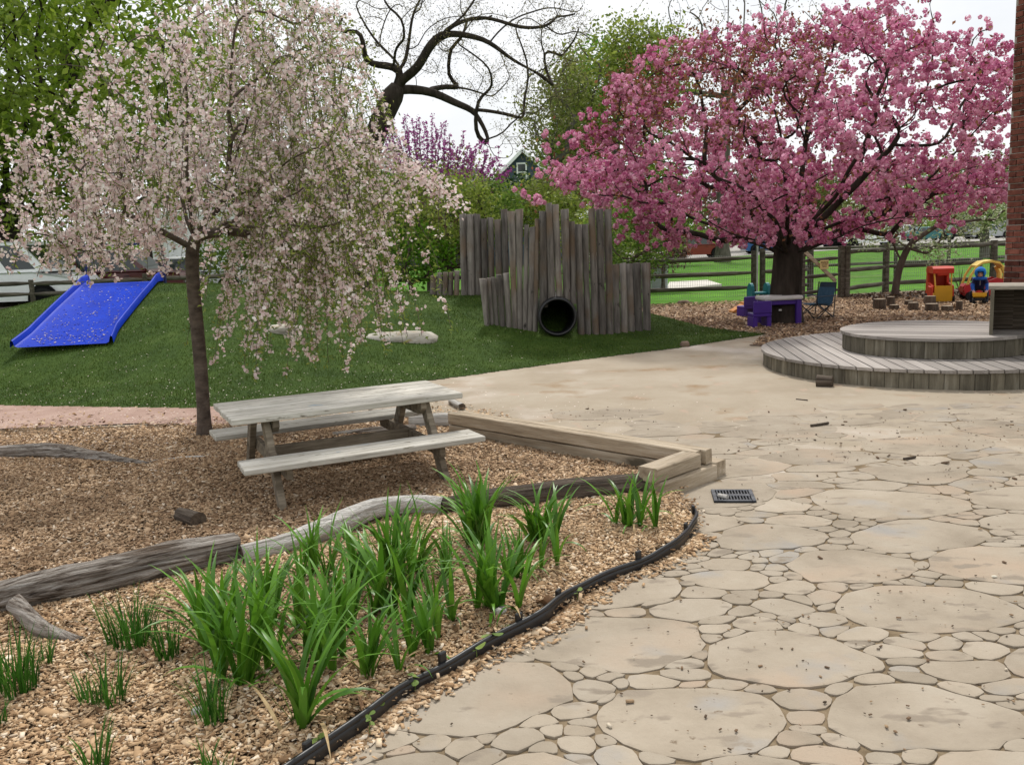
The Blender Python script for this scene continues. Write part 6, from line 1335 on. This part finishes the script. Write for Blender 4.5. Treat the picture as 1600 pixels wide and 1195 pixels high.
tree('oak_tree', 'large dark leaning oak with bare budding branches against the sky', bs, [bs, d3(556, 330, Yo), d3(575, 245, Yo), d3(590, 200, Yo), d3(612, 155, Yo), d3(628, 120, Yo)],
     [(d3(760, 60, Yo), (3.6, 3, 1.9), .5), (d3(620, 0, Yo), (2.8, 3, 1.8), .25), (d3(810, 170, Yo), (1.9, 2, 1.9), .22), (d3(880, 40, Yo), (1.0, 1.6, 1.2), .15), (d3(560, 60, Yo), (.8, 1, 1.2), .06)], 430, .36, .006, b_dark, None, limbs=[[c_] + [d3(*v[:2], Yo, v[2]) for v in L_] for L_, c_ in zip(ok, (.26, .13, .21, .12, .11, .16, .08, .10, .09, .05, .07, .09))], step=.22, extra=oakx, ll=.0, wob=.06)
# redbud
Yr = 25.5; bs = gb(668, Yr)
def rbx(T, ends):
    pts = []
    for e in ends:
        k_ = e; c_ = 0
        while T.par[k_] >= 0 and c_ < 7: pts.append(T.P[k_]); k_ = T.par[k_]; c_ += 1
    LP = cluster(np.array(pts), 8, .035); V, F = scatter(LP, rng.uniform(.04, .08, len(LP)), *T_LEAF); return [('blossom', V, F, lf_redbud)]
stems = []
for k_ in range(46):
    tx = 592 + 205 * (k_ + rng.random()) / 46; ty = 172 + 100 * abs((tx - 655) / 145) ** 1.3 + rng.uniform(-8, 40); stems.append([.03, d3(672 + rng.uniform(-6, 6), 385, Yr), d3(672 + (tx - 672) * .45, 385 + (ty - 385) * .38, Yr, rng.uniform(-.4, .4)), d3(672 + (tx - 672) * .85, 385 + (ty - 385) * .75, Yr, rng.uniform(-.6, .6)), d3(tx, ty, Yr, rng.uniform(-.7, .7))])
def rbx(T, ends):
    P_ = T.P[30:T.n]; P_ = P_[P_[:, 2] > 2.6]; LP = cluster(P_, 11, .03); V, F = scatter(LP, rng.uniform(.04, .08, len(LP)), *T_LEAF); return [('blossom', V, F, lf_redbud)]
tree('redbud_tree', 'purple flowering redbud with upright twigs below the oak limb', bs, [bs, d3(672, 400, Yr), d3(672, 375, Yr)], [(d3(650, 235, Yr), (.9, .7, .9), .5), (d3(730, 255, Yr), (1.1, .7, .7), .5)], 120, .09, .006, b_brown, None, step=.12, extra=rbx, ll=-.1, limbs=stems)
# shrubs and small trees around the palisade
for (px, py, Y, r_, lf, nm, lab, nt_, sz) in [
    (690, 330, 22.5, (1.5, 1.0, 1.15), lf_yel, 'shrub', 'yellow green small tree left behind the palisade', 210, (.07, .14)), (600, 345, 23.5, (1.2, 1.0, 1.2), lf_mid, 'shrub', 'green shrub between the weeping cherry and the palisade', 170, (.07, .14)),
    (640, 400, 21.8, (1.1, .8, .7), lf_neon, 'shrub', 'fresh green low shrub behind the rail fence', 120, (.06, .13)), (752, 325, 24.5, (1.1, 1.0, .8), lf_mid, 'shrub', 'green shrub peeping over the tall back logs', 150, (.07, .14)),
    (842, 330, 26.5, (1.5, 1.0, .75), lf_yel, 'shrub', 'olive green shrub above the middle of the palisade', 170, (.08, .15)), (800, 315, 32, (2.2, 1.4, .85), lf_dark, 'shrub', 'dark yew bush below the blue house', 170, (.1, .2)),
    (900, 310, 29, (1.9, 1.2, 1.0), lf_olive, 'shrub', 'olive shrub behind the right part of the palisade', 170, (.09, .18)), (985, 370, 21.5, (1.05, .8, .95), lf_mid, 'shrub', 'green shrub with thin stem right behind the low palisade logs', 150, (.06, .13)),
    (1035, 395, 27, (.9, .7, .55), lf_plum, 'shrub', 'bare brownish shrub above the utility cabinet', 110, (.05, .1)), (930, 385, 24.5, (1.2, .8, .9), lf_yel, 'shrub', 'yellow green shrub between palisade and pink cherry', 130, (.07, .14)), (700, 385, 23, (.9, .7, .7), lf_plum, 'shrub', 'plum coloured shrub behind the left logs', 90, (.05, .1))]:
    bs = gb(px, Y); c = d3(px, py, Y); tree(nm, lab, bs, [bs, (c[0], Y, c[2] - r_[2] * .6), c], [(c, r_, 1)], nt_, .055, .005, b_brown, lf, 22, .14, sz, cat='shrub', group='shrubs around the palisade', step=.2)
p = G(1500, 462); t = thing('sapling', 'thin leafless sapling between the two toy cars', 'sapling', (p[0], p[1], .0))
for k_ in range(7):
    a_ = rng.uniform(0, 6.28); h_ = rng.uniform(.35, .7); MB().tube([(0, 0, 0), (.05 * math.cos(a_), .05 * math.sin(a_), h_ * .5), (.16 * math.cos(a_), .12 * math.sin(a_), h_)], [.012, .008, .003], 5).build('twig', b_brown, t)
# larger trees centre right
Y = 50; bs = gb(960, Y); tree('background_tree', 'tall olive green tree left of the pink cherry crown', bs, [bs, d3(960, 250, Y), d3(965, 150, Y)], [(d3(965, 160, Y), (3.6, 3, 4.3), .7), (d3(1010, 110, Y), (2.6, 2.5, 2.6), .3), (d3(985, 75, Y), (1.6, 1.6, 1.6), .12), (d3(900, 220, Y), (2.0, 2, 2.4), .3)], 420, .34, .012, b_grey, lf_yel, 20, .36, (.14, .3), group='trees beyond the fence', step=.5)
Y = 47; bs = gb(860, Y); tree('background_tree', 'olive brown spreading tree behind the oak branch tips', bs, [bs, d3(862, 280, Y), d3(865, 220, Y)], [(d3(865, 190, Y), (1.9, 1.8, 2.4), 1), (d3(890, 130, Y), (1.2, 1.4, 1.5), .3)], 190, .2, .01, b_grey, lf_olive, 14, .34, (.12, .25), group='trees beyond the fence', step=.45)
Y = 60; bs = gb(900, Y); tree('background_tree', 'fresh bright green tree to the right of the blue house', bs, [bs, d3(900, 260, Y), d3(900, 230, Y)], [(d3(892, 245, Y), (1.4, 1.6, 1.5), .4), (d3(930, 130, Y), (2.0, 1.8, 2.6), .5), (d3(905, 190, Y), (1.6, 1.6, 1.9), .3)], 220, .2, .012, b_grey, lf_neon, 22, .4, (.2, .36), group='trees beyond the fence', step=.5)
Y = 62; bs = gb(1129, Y); tree('bare_tree', 'tall leafless twin stemmed tree rising above the pink cherry', bs, [bs, d3(1129, 330, Y), d3(1132, 200, Y), d3(1136, 100, Y), d3(1138, 20, Y), d3(1138, -60, Y)], [(d3(1140, 50, Y), (7.0, 4, 4.2), .7), (d3(1050, 90, Y), (3.0, 3, 2.4), .2), (d3(1270, 80, Y), (3.2, 3, 2.2), .2)], 420, .42, .012, b_grey, lf_bud, 5, .35, (.10, .2),
     limbs=[[d3(1131, 220, Y), d3(1150, 130, Y), d3(1162, 60, Y), d3(1165, -20, Y)], [d3(1150, 120, Y), d3(1200, 60, Y), d3(1240, 10, Y)], [d3(1134, 130, Y), d3(1110, 60, Y), d3(1090, 10, Y)]], step=.5)
# small tree in front of the fence, right
Ys = 20.2; bs = (D(1398, 455, Ys)[0], Ys, 0.0)
tree('dogwood_tree', 'small forked tree with pale green leaves in front of the rail fence', bs, [bs, d3(1401, 430, Ys), d3(1407, 408, Ys), d3(1420, 385, Ys), d3(1428, 365, Ys)], [(d3(1370, 350, Ys), (.95, .8, .45), .35), (d3(1440, 345, Ys), (1.1, .9, .6), .35), (d3(1530, 330, Ys), (.75, .8, .55), .3), (d3(1470, 395, Ys), (.6, .5, .25), .1)], 230, .078, .004, b_brown, lf_white, 16, .12, (.045, .09), limbs=[[d3(1407, 410, Ys), d3(1396, 385, Ys), d3(1385, 360, Ys)], [d3(1424, 375, Ys), d3(1460, 355, Ys), d3(1520, 335, Ys)]], step=.16, tip=.9)
Y = 45; bs = gb(1540, Y); tree('background_tree', 'pale green spring tree beside the brick corner', bs, [bs, d3(1540, 330, Y), d3(1545, 290, Y)], [(d3(1545, 300, Y), (2.6, 2, 1.7), .6), (d3(1470, 290, Y), (2.2, 2, 1.2), .4)], 240, .16, .01, b_grey, lf_pale, 22, .3, (.12, .24), group='trees beyond the fence', step=.4)
Y = 84; bs = gb(1340, Y); tree('background_tree', 'green tree behind the pickup trucks under the pink crown', bs, [bs, d3(1340, 340, Y), d3(1340, 310, Y)], [(d3(1340, 310, Y), (5.5, 4, 2.6), 1)], 240, .3, .015, b_grey, lf_olive, 22, .6, (.25, .5), group='trees beyond the fence', step=.7)
Y = 88; bs = gb(1200, Y); tree('background_tree', 'rusty leaved tree behind the blue sedan', bs, [bs, d3(1200, 330, Y), d3(1200, 300, Y)], [(d3(1190, 310, Y), (7.5, 4, 3.6), 1)], 260, .3, .015, b_grey, lf_plum, 22, .6, (.25, .5), group='trees beyond the fence', step=.7)
Y = 60; bs = gb(1010, Y); tree('background_tree', 'round green tree between the palisade and the red car', bs, [bs, d3(1010, 340, Y), d3(1010, 310, Y)], [(d3(1010, 320, Y), (3.4, 3, 3.0), 1)], 240, .25, .015, b_grey, lf_mid, 24, .5, (.2, .4), group='trees beyond the fence', step=.6)
Y = 66; bs = gb(700, Y); tree('background_tree', 'grey green tree far behind the redbud', bs, [bs, d3(700, 320, Y), d3(700, 290, Y)], [(d3(680, 310, Y), (6, 4, 3.0), .6)], 260, .3, .015, b_grey, lf_olive, 20, .6, (.22, .45), group='trees beyond the fence', step=.7)
# far belt of trees closing the horizon
n = 5200; x = rng.uniform(-150, 150, n); P = np.stack([x, rng.uniform(118, 150, n), rng.random(n) ** 1.3 * (5.5 + 2.2 * vnoise(x, 0 * x, .09, 61)) - .3], 1)
k = ~((P[:, 0] > -14) & (P[:, 0] < 12) & (P[:, 2] > 5)); P = P[k]
P = cluster(P, 6, .6); V, F = scatter(P, rng.uniform(.5, 1.1, len(P)), *T_LEAF); o = link('distant_treeline', npmesh('distant_treeline', V, F, lf_mid)); tag(o, 'distant belt of green trees along the horizon', 'trees', kind='stuff')
